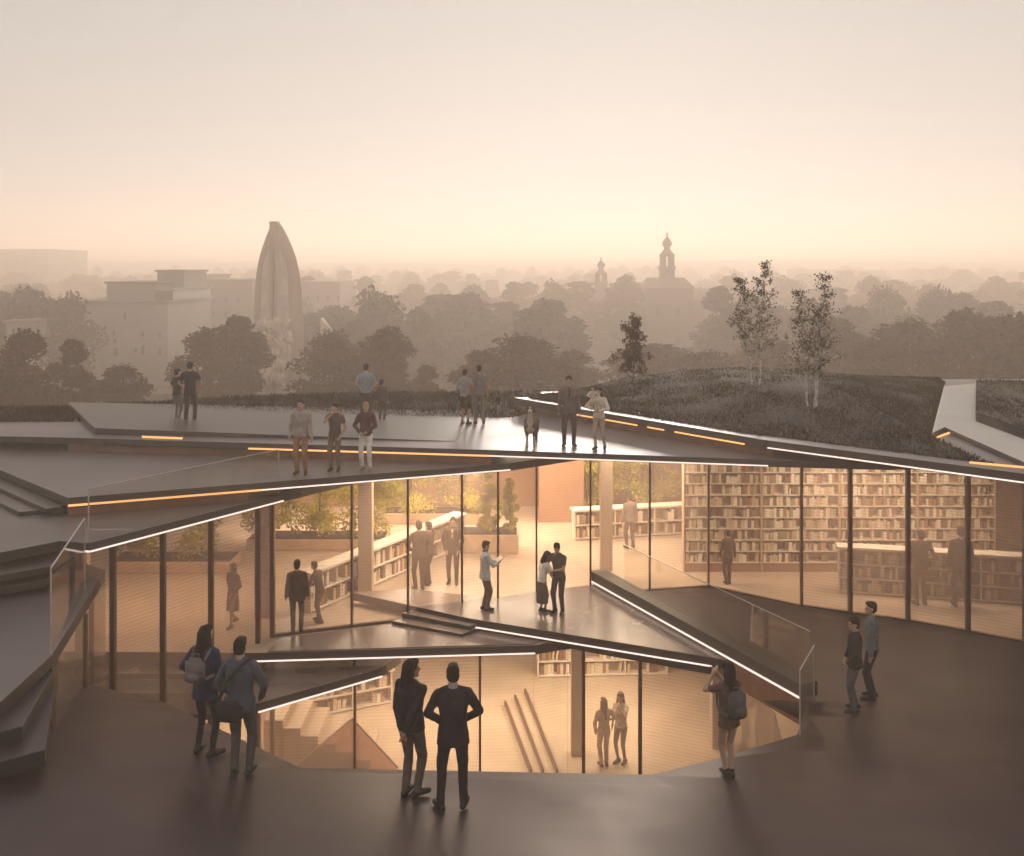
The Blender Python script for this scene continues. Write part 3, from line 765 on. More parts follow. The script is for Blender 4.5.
for s in (-1, 1):
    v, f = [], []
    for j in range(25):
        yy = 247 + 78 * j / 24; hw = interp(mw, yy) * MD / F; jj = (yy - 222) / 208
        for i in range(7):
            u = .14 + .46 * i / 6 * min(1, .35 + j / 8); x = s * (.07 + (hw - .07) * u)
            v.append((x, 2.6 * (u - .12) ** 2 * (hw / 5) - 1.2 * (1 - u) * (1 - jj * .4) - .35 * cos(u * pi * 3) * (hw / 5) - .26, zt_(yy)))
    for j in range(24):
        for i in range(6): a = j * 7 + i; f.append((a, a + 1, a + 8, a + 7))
    o = py_obj('shell_light_band', v, f, M_stone2, mon, smooth=True); sm = o.modifiers.new('solid', 'SOLIDIFY'); sm.thickness = .08; sm.offset = 0  # paler bands paint the light on the shells' inner faces
bm = bmesh.new(); a_prism(bm, [(-.75, -.75), (.75, -.75), (.75, 1.4), (-.75, 1.4)], 0, zt_(252)); bm_obj('core', bm, M_church, mon)
bm = bmesh.new(); r = random.Random(3)
for i in range(170):
    px_ = r.gauss(0, 8.5); py_ = r.uniform(322, 378)
    wv = 8 + (py_ - 322) * .25
    px_ = max(-wv * 1.2, min(wv * 1.2, px_)) + (r.choice((-1, 1)) * 4)
    g = bmesh.ops.create_icosphere(bm, subdivisions=2, radius=1)
    sc = Vector((r.uniform(.14, .36), r.uniform(.3, .7), r.uniform(.25, .9)))
    bmesh.ops.transform(bm, verts=g['verts'], matrix=Matrix.Translation((px_ * MD / F, -1.7 + r.uniform(-.3, .3), zt_(py_))) @ Matrix.Rotation(r.uniform(-.8, .8), 4, 'Y') @ Matrix.Diagonal((*sc, 1)))
bm_obj('relief', bm, M_stone2, mon, smooth=True)
for s in (-1, 1):
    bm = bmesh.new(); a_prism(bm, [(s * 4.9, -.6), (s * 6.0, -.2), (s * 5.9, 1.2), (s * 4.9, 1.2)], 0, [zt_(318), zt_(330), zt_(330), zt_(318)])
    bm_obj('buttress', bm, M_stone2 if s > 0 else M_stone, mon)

# --- church with two lantern towers
def church_tower(px, ybase, ytop, wpx, d, par, inv):
    k = d / F; z = lambda y: CAMZ - (y - HZ) * k; x = (px - CX) * k; H = ybase - ytop
    yv = lambda t: ybase - H * t
    def put(nm, bm, m): o = bm_obj(nm, bm, m, par); o.matrix_parent_inverse = inv; return o
    W = wpx * k
    bm = bmesh.new(); lathe(bm, [(W, GZ), (W, z(yv(.0))), (W * 1.12, z(yv(.005))), (W * 1.12, z(yv(.04))), (W * .95, z(yv(.06))), (W * .8, z(yv(.16))), (W * .86, z(yv(.28))), (W * .95, z(yv(.30))), (W * .95, z(yv(.33)))], 8, (x, d)); put('tower', bm, M_church)
    bm = bmesh.new()
    for i in range(6):
        a = 2 * pi * i / 6; a_tube(bm, (x + W * .62 * cos(a), d + W * .62 * sin(a), z(yv(.33))), (x + W * .62 * cos(a), d + W * .62 * sin(a), z(yv(.52))), W * .17, None, 6)
    put('lantern', bm, M_church)
    bm = bmesh.new(); lathe(bm, [(W * .8, z(yv(.52))), (W * .85, z(yv(.55))), (W * .6, z(yv(.60))), (W * .34, z(yv(.66))), (W * .32, z(yv(.70))), (W * .5, z(yv(.74))), (W * .52, z(yv(.80))), (W * .3, z(yv(.86))), (W * .1, z(yv(.90))), (W * .06, z(yv(1.0)))], 8, (x, d)); put('dome', bm, M_church)
    bm = bmesh.new(); a_box(bm, (x - W * .22, d - .1, z(yv(.95))), (x + W * .22, d + .1, z(yv(.965)))); put('cross', bm, M_church)
CD = 215.0
inv = Matrix.Translation((-(667 - CX) * CD / F, -CD, -GZ))
ch = empty('church', ((667 - CX) * CD / F, CD, GZ), 'misty church with the taller lantern spire behind the young trees', 'church')
def cbox(nm, px0, px1, y0, off, dep, m, gable=0):
    k = CD / F; x0, x1 = (px0 - CX) * k, (px1 - CX) * k; zt2 = CAMZ - (y0 - HZ) * k
    bm = bmesh.new(); a_box(bm, (x0, CD + off, GZ), (x1, CD + off + dep, zt2)); o = bm_obj(nm, bm, m, ch); o.matrix_parent_inverse = inv
    if gable:
        bm = bmesh.new(); v = [(x0 - .4, CD + off - .4, zt2 + .003), (x1 + .4, CD + off - .4, zt2 + .003), (x1 + .4, CD + off + dep + .4, zt2 + .003), (x0 - .4, CD + off + dep + .4, zt2 + .003)]
        w2 = [bm.verts.new(q) for q in v]; ra = bm.verts.new((x0 + 1, CD + off + dep / 2, zt2 + gable)); rb = bm.verts.new((x1 - 1, CD + off + dep / 2, zt2 + gable))
        for q in ((w2[0], w2[1], rb, ra), (w2[2], w2[3], ra, rb), (w2[1], w2[2], rb), (w2[3], w2[0], ra), (w2[3], w2[2], w2[1], w2[0])): bm.faces.new(q)
        o = bm_obj('roof', bm, M_church, ch); o.matrix_parent_inverse = inv
cbox('facade', 645, 692, 288, -2, 12, M_church, 2.2); cbox('nave', 574, 644, 303, 3, 14, M_church, 3.2); cbox('side_chapel', 693, 730, 300, 2, 10, M_church, 2.0)
for px_, py_ in ((656, 312), (676, 312), (676, 342), (600, 318), (618, 318), (636, 318)):
    k = CD / F; bm = bmesh.new(); off = -2.12 if px_ > 646 else 2.88
    a_box(bm, ((px_ - 2.5 - CX) * k, CD + off, CAMZ - (py_ + 5 - HZ) * k), ((px_ + 2.5 - CX) * k, CD + off + .1, CAMZ - (py_ - 5 - HZ) * k)); o = bm_obj('window', bm, M_win, ch); o.matrix_parent_inverse = inv
church_tower(667, 283, 232, 9.5, CD + 4, ch, inv)
ch2 = empty('bell_tower', ((601 - CX) * 235 / F, 235, GZ), 'smaller misty lantern tower left of the taller church spire', 'tower')
church_tower(601, 294, 257, 8.0, 235, ch2, Matrix.Translation((-(601 - CX) * 235 / F, -235, -GZ)))
# ------------------------------------------------------------------ books and shelves
BOOKM = [mat('book cover %s' % n, c, .6, .15, 3) for n, c in (('cream', (.72, .62, .48)), ('sand', (.60, .46, .32)), ('rust', (.36, .17, .10)), ('brown', (.20, .11, .07)), ('white', (.80, .74, .64)), ('olive', (.30, .25, .14)))]
M_page = mat('book pages', (.75, .68, .55), .8, .05, 20)
def book_geo(bm, M):
    for lo, hi, k in (((-.5, 0, 0), (-.36, 1, 1), 0), ((.36, 0, 0), (.5, 1, 1), 0), ((-.36, 0, 0), (.36, .12, 1), 0), ((-.35, .121, .04), (.35, .95, .95), 1)):
        vs_ = a_box(bm, lo, hi)
        for f in {f for v in vs_ for f in v.link_faces}: f.material_index = k
        bmesh.ops.transform(bm, verts=vs_, matrix=M)
BOOKME = []
for mm in BOOKM:
    bm = bmesh.new(); book_geo(bm, Matrix())
    me = bpy.data.meshes.new('book'); bm.to_mesh(me); bm.free(); me.materials.append(mm); me.materials.append(M_page); BOOKME.append(me)
NB = [0]
rb_ = random.Random(21)
def fill_shelf(M, L, h, dep, single, label, group, heap, wmin=.05, wmax=.11, gap=.06):
    """books along local x from 0 to L standing on z=0, spines to -y"""
    x = .03
    while x < L - .12:
        if rb_.random() < gap: x += rb_.uniform(.1, .35); continue
        ww = rb_.uniform(wmin, wmax); hh = h * rb_.uniform(.62, .93); dd = dep * rb_.uniform(.7, .95)
        k = rb_.choice((0, 0, 1, 1, 2, 3, 3, 4, 4, 5))
        tilt = rb_.random() < .05
        B = M @ Matrix.Translation((x + ww / 2, (dep - dd) * .4, .001)) @ Matrix.Rotation(.16 if tilt else 0, 4, 'Y') @ Matrix.Diagonal((ww * .94, dd, hh * (.93 if tilt else 1), 1))
        if tilt: x += .05
        if single and NB[0] < 298:
            o = bpy.data.objects.new('book', BOOKME[k]); C.objects.link(o); o.matrix_world = B
            tag(o, label, 'book', group); NB[0] += 1
        else:
            heap.setdefault(k, []).append(B)
        x += ww + .004
HEAP = {}
def bookcase(x0, x1, y, zb, rows, rh, label, single_rows):
    e = empty('bookcase', ((x0 + x1) / 2, y, 0), label, 'bookcase', 'tall bookcases along the right wing')
    inv = Matrix.Translation((-(x0 + x1) / 2, -y, 0)); dep = .32
    def put(nm, lo, hi, m):
        bm = bmesh.new(); a_box(bm, lo, hi); o = bm_obj(nm, bm, m, e); o.matrix_parent_inverse = inv
    H = zb + rows * rh
    put('side_panel', (x0, y, 0), (x0 + .03, y + dep, H), M_case); put('side_panel', (x1 - .03, y, 0), (x1, y + dep, H), M_case)
    put('back_panel', (x0 + .03, y + dep - .02, 0), (x1 - .03, y + dep, H), M_case); put('plinth', (x0 + .03, y + .03, 0), (x1 - .03, y + dep - .02, zb - .012), M_wall)
    for k in range(rows + 1): put('shelf', (x0 + .031, y + .002, zb + k * rh - .012), (x1 - .031, y + dep - .021, zb + k * rh + .012), M_white)
    for k in range(rows):
        fill_shelf(Matrix.Translation((x0 + .032, y + .02, zb + k * rh + .013)), x1 - x0 - .064, rh - .03, dep - .05, k in single_rows,
                   'pale or brown book packed on the shelves of the tall bookcases', 'books in the tall bookcases', HEAP)
xs = [4.80, 6.98, 9.16, 11.34, 13.52]
for i, lb in enumerate(('tall packed bookcase beside the dark timber wall, leftmost of the four', 'tall packed bookcase just right of the pale column', 'tall packed bookcase above the left half of the low white shelves', 'tall packed bookcase behind the two dark silhouettes, rightmost of the four')):
    bookcase(xs[i], xs[i + 1], 27.95, .26, 10, .315, lb, (5, 6, 7, 8) if i in (1, 2) else (7,))
def low_case(p, q, z, h, tiers, label, heap, dep=.35, single=False, wmin=.06, wmax=.12):
    p, q = Vector((p[0], p[1], z)), Vector((q[0], q[1], z)); ax = (q - p).normalized(); L = (q - p).length
    nrm = Vector((-ax.y, ax.x, 0))
    M = Matrix((ax, nrm, Vector((0, 0, 1)))).transposed().to_4x4(); M.translation = p
    e = empty('low_bookcase', (0, 0, 0), label, 'bookcase', 'low white bookcases'); e.matrix_world = M
    def put(nm, lo, hi, m):
        bm = bmesh.new(); a_box(bm, lo, hi); bm_obj(nm, bm, m, e)
    put('top_board', (-.05, -.06, h - .06), (L + .05, dep + .06, h), M_white)
    put('back_panel', (0, dep - .03, .03), (L, dep, h - .062), M_case)
    for xx in [0, L - .04] + [L * k / 3 for k in (1, 2)]: put('side_panel', (xx, 0, 0), (xx + .04, dep - .032, h - .062), M_white)
    rh = (h - .12) / tiers
    for k in range(tiers): put('shelf', (.042, -.03, .06 + k * rh - .03), (L - .042, dep - .033, .06 + k * rh), M_white)
    for k in range(tiers):
        for s in range(3):
            fill_shelf(M @ Matrix.Translation((L * s / 3 + .045, .02, .061 + k * rh)), L / 3 - .06, rh - .04, dep - .07, single, 'book on the low white shelves behind the two dark silhouettes', 'books in the low white shelves', heap, wmin, wmax, .12)
low_case((8.55, 26.15), (13.6, 25.1), 0, 1.22, 3, 'long low white bookcase in front of the tall bookcases at the right', HEAP, single=True)
low_case((-4.95, 24.6), (-1.45, 30.6), 0, 1.0, 2, 'low white bookcase running diagonally back behind the left mullions', HEAP)
low_case((1.95, 31.2), (5.8, 32.0), 0, .95, 2, 'low white bookcase at the back between the planter and the tall bookcases', HEAP)
low_case((.75, 29.3), (4.6, 29.5), -3.5, .95, 2, 'low bookcase along the back of the sunken floor', HEAP)
low_case((-6.4, 26.2), (-3.3, 27.6), -3.5, .95, 2, 'low bookcase in the left corner of the sunken floor', HEAP)
v_, f_, mi_ = [], [], []
bmh = bmesh.new()
tmpl = bmesh.new(); book_geo(tmpl, Matrix()); TV = [v.co.copy() for v in tmpl.verts]; tmpl.verts.index_update(); TF = [([v.index for v in f.verts], f.material_index) for f in tmpl.faces]; tmpl.free()
for k, lst_ in HEAP.items():
    for B in lst_:
        b0 = len(v_); v_ += [tuple(B @ c) for c in TV]
        for f, i in TF: f_.append([b0 + j for j in f]); mi_.append(6 if i else k)
bmh.free()
me = bpy.data.meshes.new('books'); me.from_pydata(v_, [], f_)
for mm in BOOKM + [M_page]: me.materials.append(mm)
me.polygons.foreach_set('material_index', mi_)
o = link('books', me); o['kind'] = 'stuff'

# planters and indoor shrubs
def planter(x, y, w_, d_, h_, shrubs, label, seed, z=0):
    e = empty('planter', (x, y, z), label, 'planter', 'planters inside the library')
    bm = bmesh.new(); a_box(bm, (-w_ / 2, -d_ / 2, 0), (w_ / 2, d_ / 2, h_)); bm_obj('box', bm, M_case, e, bevel=.03)
    bm = bmesh.new(); a_box(bm, (-w_ / 2 + .06, -d_ / 2 + .06, h_ + .001), (w_ / 2 - .06, d_ / 2 - .06, h_ + .03)); bm_obj('soil', bm, M_soil, e)
    r = random.Random(seed)
    for (dx, dy, hh, rad, lb) in shrubs:
        t = empty('indoor_tree', (x + dx, y + dy, z + h_ + .03), lb, 'tree', 'lit trees inside the library')
        bm = bmesh.new(); trunk_bm(bm, hh * .8, .04, 2, r); bm_obj('trunk', bm, M_bark, t)
        cl = crown_clumps(r, hh, rad, hh * .06, 34, .15); v, f = leaf_cloud(cl, 4200, .10, seed + int(dx * 10))
        py_obj('crown', v, f, M_leaf_in, t)
planter(-.75, 30.2, 1.9, .9, .55, [(.0, 0, 1.7, .42, 'slim lit yellow-green shrub on the middle planter, left one'), (.7, .1, 1.5, .34, 'slim lit yellow-green shrub on the middle planter, right one')], 'low pale planter box behind the man with the book', 5)
planter(-5.9, 30.6, 4.2, 1.0, .32, [(-1.5, 0, 2.5, 1.25, 'bushy lit tree seen behind the wide pale column'), (0, .2, 2.6, 1.3, 'bushy lit tree behind the left mullions, between two columns'), (1.5, 0, 2.5, 1.2, 'bushy lit tree left of the pair of brown silhouettes')], 'long planter with three bushy lit trees at the back left', 6)
planter(-9.5, 28.3, 3.4, 1.0, .32, [(-1.0, 0, 2.3, 1.1, 'lit tree farthest left behind the left wing'), (.7, 0, 2.4, 1.15, 'lit tree behind the left wing next to the wide column')], 'planter with two lit trees behind the left wing', 9)
planter(-2.6, 33.6, 3.4, .9, .35, [(-.8, 0, 2.5, 1.15, 'lit tree at the back above the open-jacket man'), (.9, 0, 2.4, 1.1, 'lit tree at the back left of the middle planter')], 'planter along the back wall left of the timber screen', 10)
planter(3.9, 34.0, 3.6, .9, .35, [(-1.0, 0, 2.7, 1.1, 'lit tree right of the dark timber screen'), (.9, 0, 2.6, 1.15, 'lit tree at the back beside the tall bookcases')], 'planter along the back wall right of the timber screen', 12)
# stair wall and handrails on the sunken floor
yv = 23.9; k = yv / F
tri = [((292 - CX) * k, -3.49), ((352 - CX) * k, -2.3), ((398 - CX) * k, -3.49)]
sg = empty('stair_balustrade', (tri[1][0], yv, -3.5), 'triangular glass stair guard with slim rails in the sunken floor left corner', 'balustrade')
inv = Matrix.Translation((-tri[1][0], -yv, 3.5))
bm = bmesh.new(); lo = [bm.verts.new((a, yv, b)) for a, b in tri]; hi = [bm.verts.new((a, yv + .025, b)) for a, b in tri]
bm.faces.new(lo); bm.faces.new(hi[::-1])
for i in range(3): bm.faces.new((lo[i], hi[i], hi[(i + 1) % 3], lo[(i + 1) % 3]))
o = bm_obj('pane', bm, glass_mat('bronze guard glass', (.62, .46, .38), .08, .4, 3, .10), sg); o.matrix_parent_inverse = inv
for i, m_ in ((0, M_white), (1, M_mull)):
    bm = bmesh.new(); a_bar(bm, (tri[i][0], yv + .012, tri[i][1] + .03), (tri[i + 1][0], yv + .012, tri[i + 1][1] + .03), .04, .035); o = bm_obj('rail', bm, m_, sg); o.matrix_parent_inverse = inv
fl = empty('stair', (-5.2, 24.6, -3.5), 'pale steps climbing to the left behind the triangular glass guard', 'stair')
inv = Matrix.Translation((5.2, -24.6, 3.5))
for i in range(6):
    x1 = -3.4 - .42 * i; bm = bmesh.new(); a_box(bm, (x1 - .46, 24.0, -3.499), (x1, 25.6, -3.5 + .19 * (i + 1))); o = bm_obj('tread', bm, M_floor2, fl); o.matrix_parent_inverse = inv
st = empty('stair', (0.3, 25, -3.5), 'narrow straight stair with three slim brown stringers on the sunken floor behind the dark suit', 'stair')
inv = Matrix.Translation((-.3, -25, 3.5)); ends = []
for (a, b) in (((505, 703), (531, 772)), ((515, 697), (543, 772)), ((525, 691), (557, 772))):
    e_ = U(a[0], a[1], -3.42); f_ = U(b[0], b[1], -3.42); ends.append((e_, f_))
    bm = bmesh.new(); a_bar(bm, e_, f_, .06, .14); o = bm_obj('stringer', bm, M_mull, st); o.matrix_parent_inverse = inv
for k in range(14):
    t = (k + .5) / 14; p = ends[0][0].lerp(ends[0][1], t); q = ends[2][0].lerp(ends[2][1], t); p.z = q.z = -3.49 + .012 + .0012 * (k % 2)
    bm = bmesh.new(); a_bar(bm, p, q, .40, .02); o = bm_obj('tread', bm, M_floor2, st); o.matrix_parent_inverse = inv

# ------------------------------------------------------------------ people
def rcone(a, b, ra, rb, t): return ('c', np.array(a, float), np.array(b, float), ra, rb, t)
def ell(c, r, t, rot=None): return ('e', np.array(c, float), np.array(r, float), t, rot)
def _sph(n, m):
    v = [(0, 0, -1)]
    for j in range(1, m):
        t = -pi / 2 + pi * j / m
        v += [(cos(t) * cos(2 * pi * i / n), cos(t) * sin(2 * pi * i / n), sin(t)) for i in range(n)]
    v.append((0, 0, 1)); f = []
    for i in range(n):
        k = (i + 1) % n
        f.append((0, 1 + k, 1 + i)); q = 1 + (m - 2) * n; f.append((q + i, q + k, len(v) - 1))
        for j in range(m - 2):
            a = 1 + j * n; f.append((a + i, a + k, a + n + k, a + n + i))
    return np.array(v), f
SPH = _sph(16, 10)
def pr_mesh(V, Fc, p):
    def put(v, f):
        k = sum(len(q) for q in V); V.append(v); Fc.extend([tuple(i + k for i in q) for q in f])
    if p[0] == 'c':
        _, a, b, ra, rb, t = p
        put(SPH[0] * ra + a, SPH[1]); put(SPH[0] * rb + b, SPH[1])
        L = np.linalg.norm(b - a)
        if L > 1e-4:
            u = (b - a) / L; n = np.cross(u, (1, 0, 0) if abs(u[0]) < .8 else (0, 1, 0)); n /= np.linalg.norm(n); w_ = np.cross(u, n)
            ang = np.arange(16) * 2 * pi / 16; ring = np.outer(np.cos(ang), n) + np.outer(np.sin(ang), w_)
            v = np.concatenate([ring * ra + a, ring * rb + b])
            f = [(i, (i + 1) % 16, 16 + (i + 1) % 16, 16 + i) for i in range(16)] + [tuple(range(15, -1, -1)), tuple(range(16, 32))]
            put(v, f)
    elif p[0] == 'e':
        _, c, r, t, rot = p; v = SPH[0] * r
        if rot: v = v @ np.array(rot).T
        put(v + c, SPH[1])
    else:
        v = []; f = []; m = len(p[1])
        for z, rx, ry, ox, oy in p[1]: v += [(ox + rx * cos(2 * pi * i / 24), oy + ry * sin(2 * pi * i / 24), z) for i in range(24)]
        for j in range(m - 1):
            for i in range(24): f.append((24 * j + i, 24 * j + (i + 1) % 24, 24 * j + 24 + (i + 1) % 24, 24 * j + 24 + i))
        f += [tuple(range(23, -1, -1)), tuple(range(24 * (m - 1), 24 * m))]
        put(np.array(v), f)
def pr_dist(P_, p):
    if p[0] == 'c':
        _, a, b, ra, rb, t = p; ab = b - a; L = max(ab @ ab, 1e-9)
        tt = np.clip(((P_ - a) @ ab) / L, 0, 1); return np.linalg.norm(P_ - a - tt[:, None] * ab, axis=1) - (ra + (rb - ra) * tt)
    if p[0] == 'e':
        _, c, r, t, rot = p; Q = P_ - c
        if rot: Q = Q @ np.array(rot)
        return (np.linalg.norm(Q / r, axis=1) - 1) * r.min()
    rg = np.array(p[1]); z = P_[:, 2]
    rx = np.interp(z, rg[:, 0], rg[:, 1]); ry = np.interp(z, rg[:, 0], rg[:, 2]); ox = np.interp(z, rg[:, 0], rg[:, 3]); oy = np.interp(z, rg[:, 0], rg[:, 4])
    d = (np.sqrt(((P_[:, 0] - ox) / rx) ** 2 + ((P_[:, 1] - oy) / ry) ** 2) - 1) * np.minimum(rx, ry)
    return np.maximum(d, np.maximum(rg[0, 0] - z, z - rg[-1, 0]))
def pr_tag(p): return {'c': lambda: p[5], 'e': lambda: p[3], 'l': lambda: p[2]}[p[0]]()
SC2 = bpy.data.scenes.new('workshop'); TMP = SC2.collection; VL2 = SC2.view_layers[0]     # an empty scene, removed at the end
def remesh(prims, voxel, smooth, tags_mats, cloth=(), seed=0, amp=.006):
    V, Fc = [], []
    for p in prims: pr_mesh(V, Fc, p)
    me = bpy.data.meshes.new('tmp'); me.from_pydata(np.concatenate(V).tolist(), [], Fc); me.update()
    o = bpy.data.objects.new('tmp', me); TMP.objects.link(o)
    a = o.modifiers.new('r', 'REMESH'); a.mode = 'VOXEL'; a.voxel_size = voxel
    b = o.modifiers.new('s', 'SMOOTH'); b.iterations = smooth; b.factor = .5
    VL2.update()
    dg = VL2.depsgraph
    out = bpy.data.meshes.new_from_object(o.evaluated_get(dg), depsgraph=dg)
    bpy.data.objects.remove(o); bpy.data.meshes.remove(me)
    nv = len(out.vertices); P_ = np.empty(nv * 3); out.vertices.foreach_get('co', P_); P_ = P_.reshape(-1, 3)
    D = np.stack([pr_dist(P_, p) for p in prims], 1)
    names = list(tags_mats); idx = np.array([names.index(pr_tag(p)) for p in prims])
    vt = idx[np.argmin(D, 1)]
    if cloth and amp:
        N = np.empty(nv * 3); out.vertices.foreach_get('normal', N); N = N.reshape(-1, 3)
        cl = np.isin(vt, [names.index(c) for c in cloth if c in names])
        dsp = np.zeros(nv)
        for i in np.nonzero(cl)[0]:
            x, y, z = P_[i]; dsp[i] = noise.noise(Vector((x * 9 + seed, y * 9, z * 5 + 3 * x))) + .6 * noise.noise(Vector((x * 18, y * 18 + seed, z * 11)))
        P_ = P_ + N * (dsp * amp)[:, None]
    P_[:, 2] = np.maximum(P_[:, 2], 0) if smooth >= 0 else P_[:, 2]
    out.vertices.foreach_set('co', P_.ravel())
    npoly = len(out.polygons); cen = np.empty(npoly * 3); out.polygons.foreach_get('center', cen); cen = cen.reshape(-1, 3)
    D = np.stack([pr_dist(cen, p) for p in prims], 1)
    out.materials.clear()
    for n in names: out.materials.append(tags_mats[n])
    out.polygons.foreach_set('material_index', idx[np.argmin(D, 1)].astype(np.int32))
    out.shade_smooth(); out.update()
    return out
CLO = {}
def cmat(col, rough=.85):
    key = (col, rough)
    if key not in CLO: CLO[key] = mat('cloth %d' % len(CLO), col, rough, .22, 9, .25, 180, spec=.25)
    return CLO[key]
def ik(a, b, la, lb, hint):
    a, b = np.array(a, float), np.array(b, float); d = b - a; L = np.linalg.norm(d)
    if L > (la + lb) * .999: b = a + d / L * (la + lb) * .999; d = b - a; L = np.linalg.norm(d)
    u = d / L; x = (la * la - lb * lb + L * L) / (2 * L); h = sqrt(max(la * la - x * x, 0))
    n = np.array(hint, float); n = n - u * (n @ u); n /= max(np.linalg.norm(n), 1e-6)
    return a + u * x + n * h, b
SKIN = {'light': (.52, .32, .22), 'tan': (.38, .22, .14), 'dark': (.16, .09, .06)}
def person(label, group, loc, H, heading, top, bottom, shoes=(.03, .025, .022), hair=(.02, .014, .01), skin='light', style='short',
           feet=((-.10, 0), (.10, 0.0)), toe=(.15, .15), hands=((-.27, .05, .80), (.27, .05, .80)), elb=((-1, -.6, 0), (1, -.6, 0)),
           sleeve='long', legs='long', coat=0.0, skirt=0.0, look=(0, 0), lean=0.0, female=False, vox=.016, collar=None, inner=None, sway=0.0, child=False, hemcol=None, knees=None, lift=(0, 0), name='person'):
    s = H / 1.75; pr = []
    fw = .92 if female else 1.0
    pz = .955; tl = lean; Rl = lambda z: tl * max(0, z - .95)      # forward offset of the trunk
    def tp(x, y, z): return (x + sway * (z - .9) * .4, y + Rl(z), z)
    hz_ = coat if coat else .90
    # trunk
    rings = []
    base = [(.86, .158, .112), (.93, .168, .118), (1.02, .158 * fw, .108), (1.12, .148 * fw, .102), (1.24, .166 * fw, .115), (1.34, .178 * fw, .118), (1.41, .170 * fw, .104), (1.455, .118 * fw, .08), (1.485, .07, .062)]
    for z, rx, ry in base:
        c = tp(0, 0, z); rings.append((z, rx, ry, c[0], c[1]))
    up = [q for q in rings if q[0] >= .93]
    pr.append(('l', [q for q in rings if q[0] <= 1.02], 'bottom' if not skirt else 'bottom'))
    lowz = coat if coat else (.93 if not hemcol else .90)
    skirtr = []
    if coat and coat < .9: skirtr = [(coat, .185 * fw + .015, .142, up[0][3], up[0][4]), (coat + .12, .186 * fw, .138, up[0][3], up[0][4])]
    elif coat or True: skirtr = [(.90 if not coat else coat, .180 * fw, .130, up[0][3], up[0][4])]
    grow = .014 if coat else .006
    pr.append(('l', skirtr + [(q[0], q[1] + grow, q[2] + grow, q[3], q[4]) for q in up if q[0] > skirtr[-1][0] + .02], 'top'))
    if female:
        for sx in (-1, 1): pr.append(ell(tp(sx * .075, .085, 1.27), (.07, .055, .065), 'top'))
    if skirt: pr.append(('l', [(skirt, .20, .16, 0, .01), ((skirt + .95) / 2, .19, .15, 0, 0), (.97, .16, .115, *tp(0, 0, .97)[:2])], 'bottom'))
    # shoulders, arms
    lt = 'top'; ft = 'top' if sleeve == 'long' else 'skin'
    for i, sx in enumerate((-1, 1)):
        sh = tp(sx * .178 * fw, 0, 1.405); hd = np.array(hands[i], float)
        e, wv = ik(sh, hd, .285, .25, elb[i])
        th = .006 if coat or sleeve == 'long' else 0
        pr.append(rcone(tp(sx * .05, -.01, 1.465), (sh[0] * .93, sh[1], sh[2] + .012), .045, .052 * fw, 'top'))
        if sleeve == 'none':
            pr.append(rcone(sh, e, .052 * fw, .040, 'skin'))
        else:
            pr.append(rcone(sh, e, .058 * fw + th, .049 + th, 'top'))
        mid_ = np.array(sh) + (e - np.array(sh)) * .55
        if sleeve == 'short':
            pr[-1] = rcone(sh, mid_, .064 * fw, .058, 'top'); pr.append(rcone(mid_, e, .044, .040, 'skin'))
        pr.append(rcone(e, wv, (.047 + th) if ft == 'top' else .040, (.038 + th) if ft == 'top' else .027, ft))
        dr = wv - e; dr = dr / np.linalg.norm(dr)
        side = np.cross(dr, (0, 0, 1.0)); nn = np.linalg.norm(side); side = side / nn if nn > .2 else np.array((0, 1.0, 0)); 
        if nn > .2: side = np.array((side[0], side[1], side[2]))
        curl = np.array((-sx, .25, -.15)) * .5
        pw = wv + dr * .055
        pr.append(rcone(wv, pw, .030, .034, 'skin'))
        for j, (o_, ln) in enumerate(((-.027, .070), (-.009, .080), (.009, .075), (.027, .058))):
            b0 = wv + dr * .085 + side * o_; b1 = b0 + (dr + curl * .25) * ln * .5; b2 = b1 + (dr * .8 + curl * .7) * ln * .5
            pr.append(rcone(wv + dr * .06 + side * o_ * .8, b1, .0105, .0095, 'skin')); pr.append(rcone(b1, b2, .0095, .008, 'skin'))
        tb = wv + dr * .03 - side * .028; pr.append(rcone(tb, tb + (dr * .6 - side * .6 + curl * .4) * .055, .012, .009, 'skin'))
    # legs
    for i, sx in enumerate((-1, 1)):
        hp = (sx * .088, 0, .90); fx, fy = feet[i]; lz = lift[i]
        kh = knees[i] if knees else (sx * .15, 1, 0)
        kn, an = ik(hp, (fx, fy, .09 + lz), .425, .41, kh)
        if legs == 'long':
            pr.append(rcone(hp, kn, .094 if not female else .09, .066, 'bottom')); pr.append(rcone(kn, an + np.array((0, 0, .0)), .066, .052, 'bottom'))
        elif legs == 'tight':
            pr.append(rcone(hp, kn, .090, .056, 'bottom')); pr.append(rcone(kn, an, .055, .038, 'bottom'))
        elif legs == 'shorts':
            m2 = np.array(hp) + (kn - np.array(hp)) * .85
            pr.append(rcone(hp, m2, .096, .08, 'bottom')); pr.append(rcone(m2, kn, .06, .055, 'skin')); pr.append(rcone(kn, an, .055, .036, 'skin'))
            pr.append(rcone(kn + (an - kn) * .12, kn + (an - kn) * .45, .052, .048, 'skin'))
        else:
            pr.append(rcone(hp, kn, .085, .055, 'skin')); pr.append(rcone(kn, an, .053, .034, 'skin'))
        ta = toe[i] * sx; dx, dy = sin(ta), cos(ta)
        heel = an + np.array((-dx * .05, -dy * .05, -.048)); tip = an + np.array((dx * .165, dy * .165, -.058))
        pr.append(rcone(heel, an + np.array((dx * .06, dy * .06, -.045)), .043, .048, 'shoe')); pr.append(rcone(an + np.array((dx * .05, dy * .05, -.045)), tip, .046, .034, 'shoe'))
        pr.append(rcone(an + np.array((0, 0, -.035)), an + np.array((0, 0, .01)), .048, .044, 'shoe'))
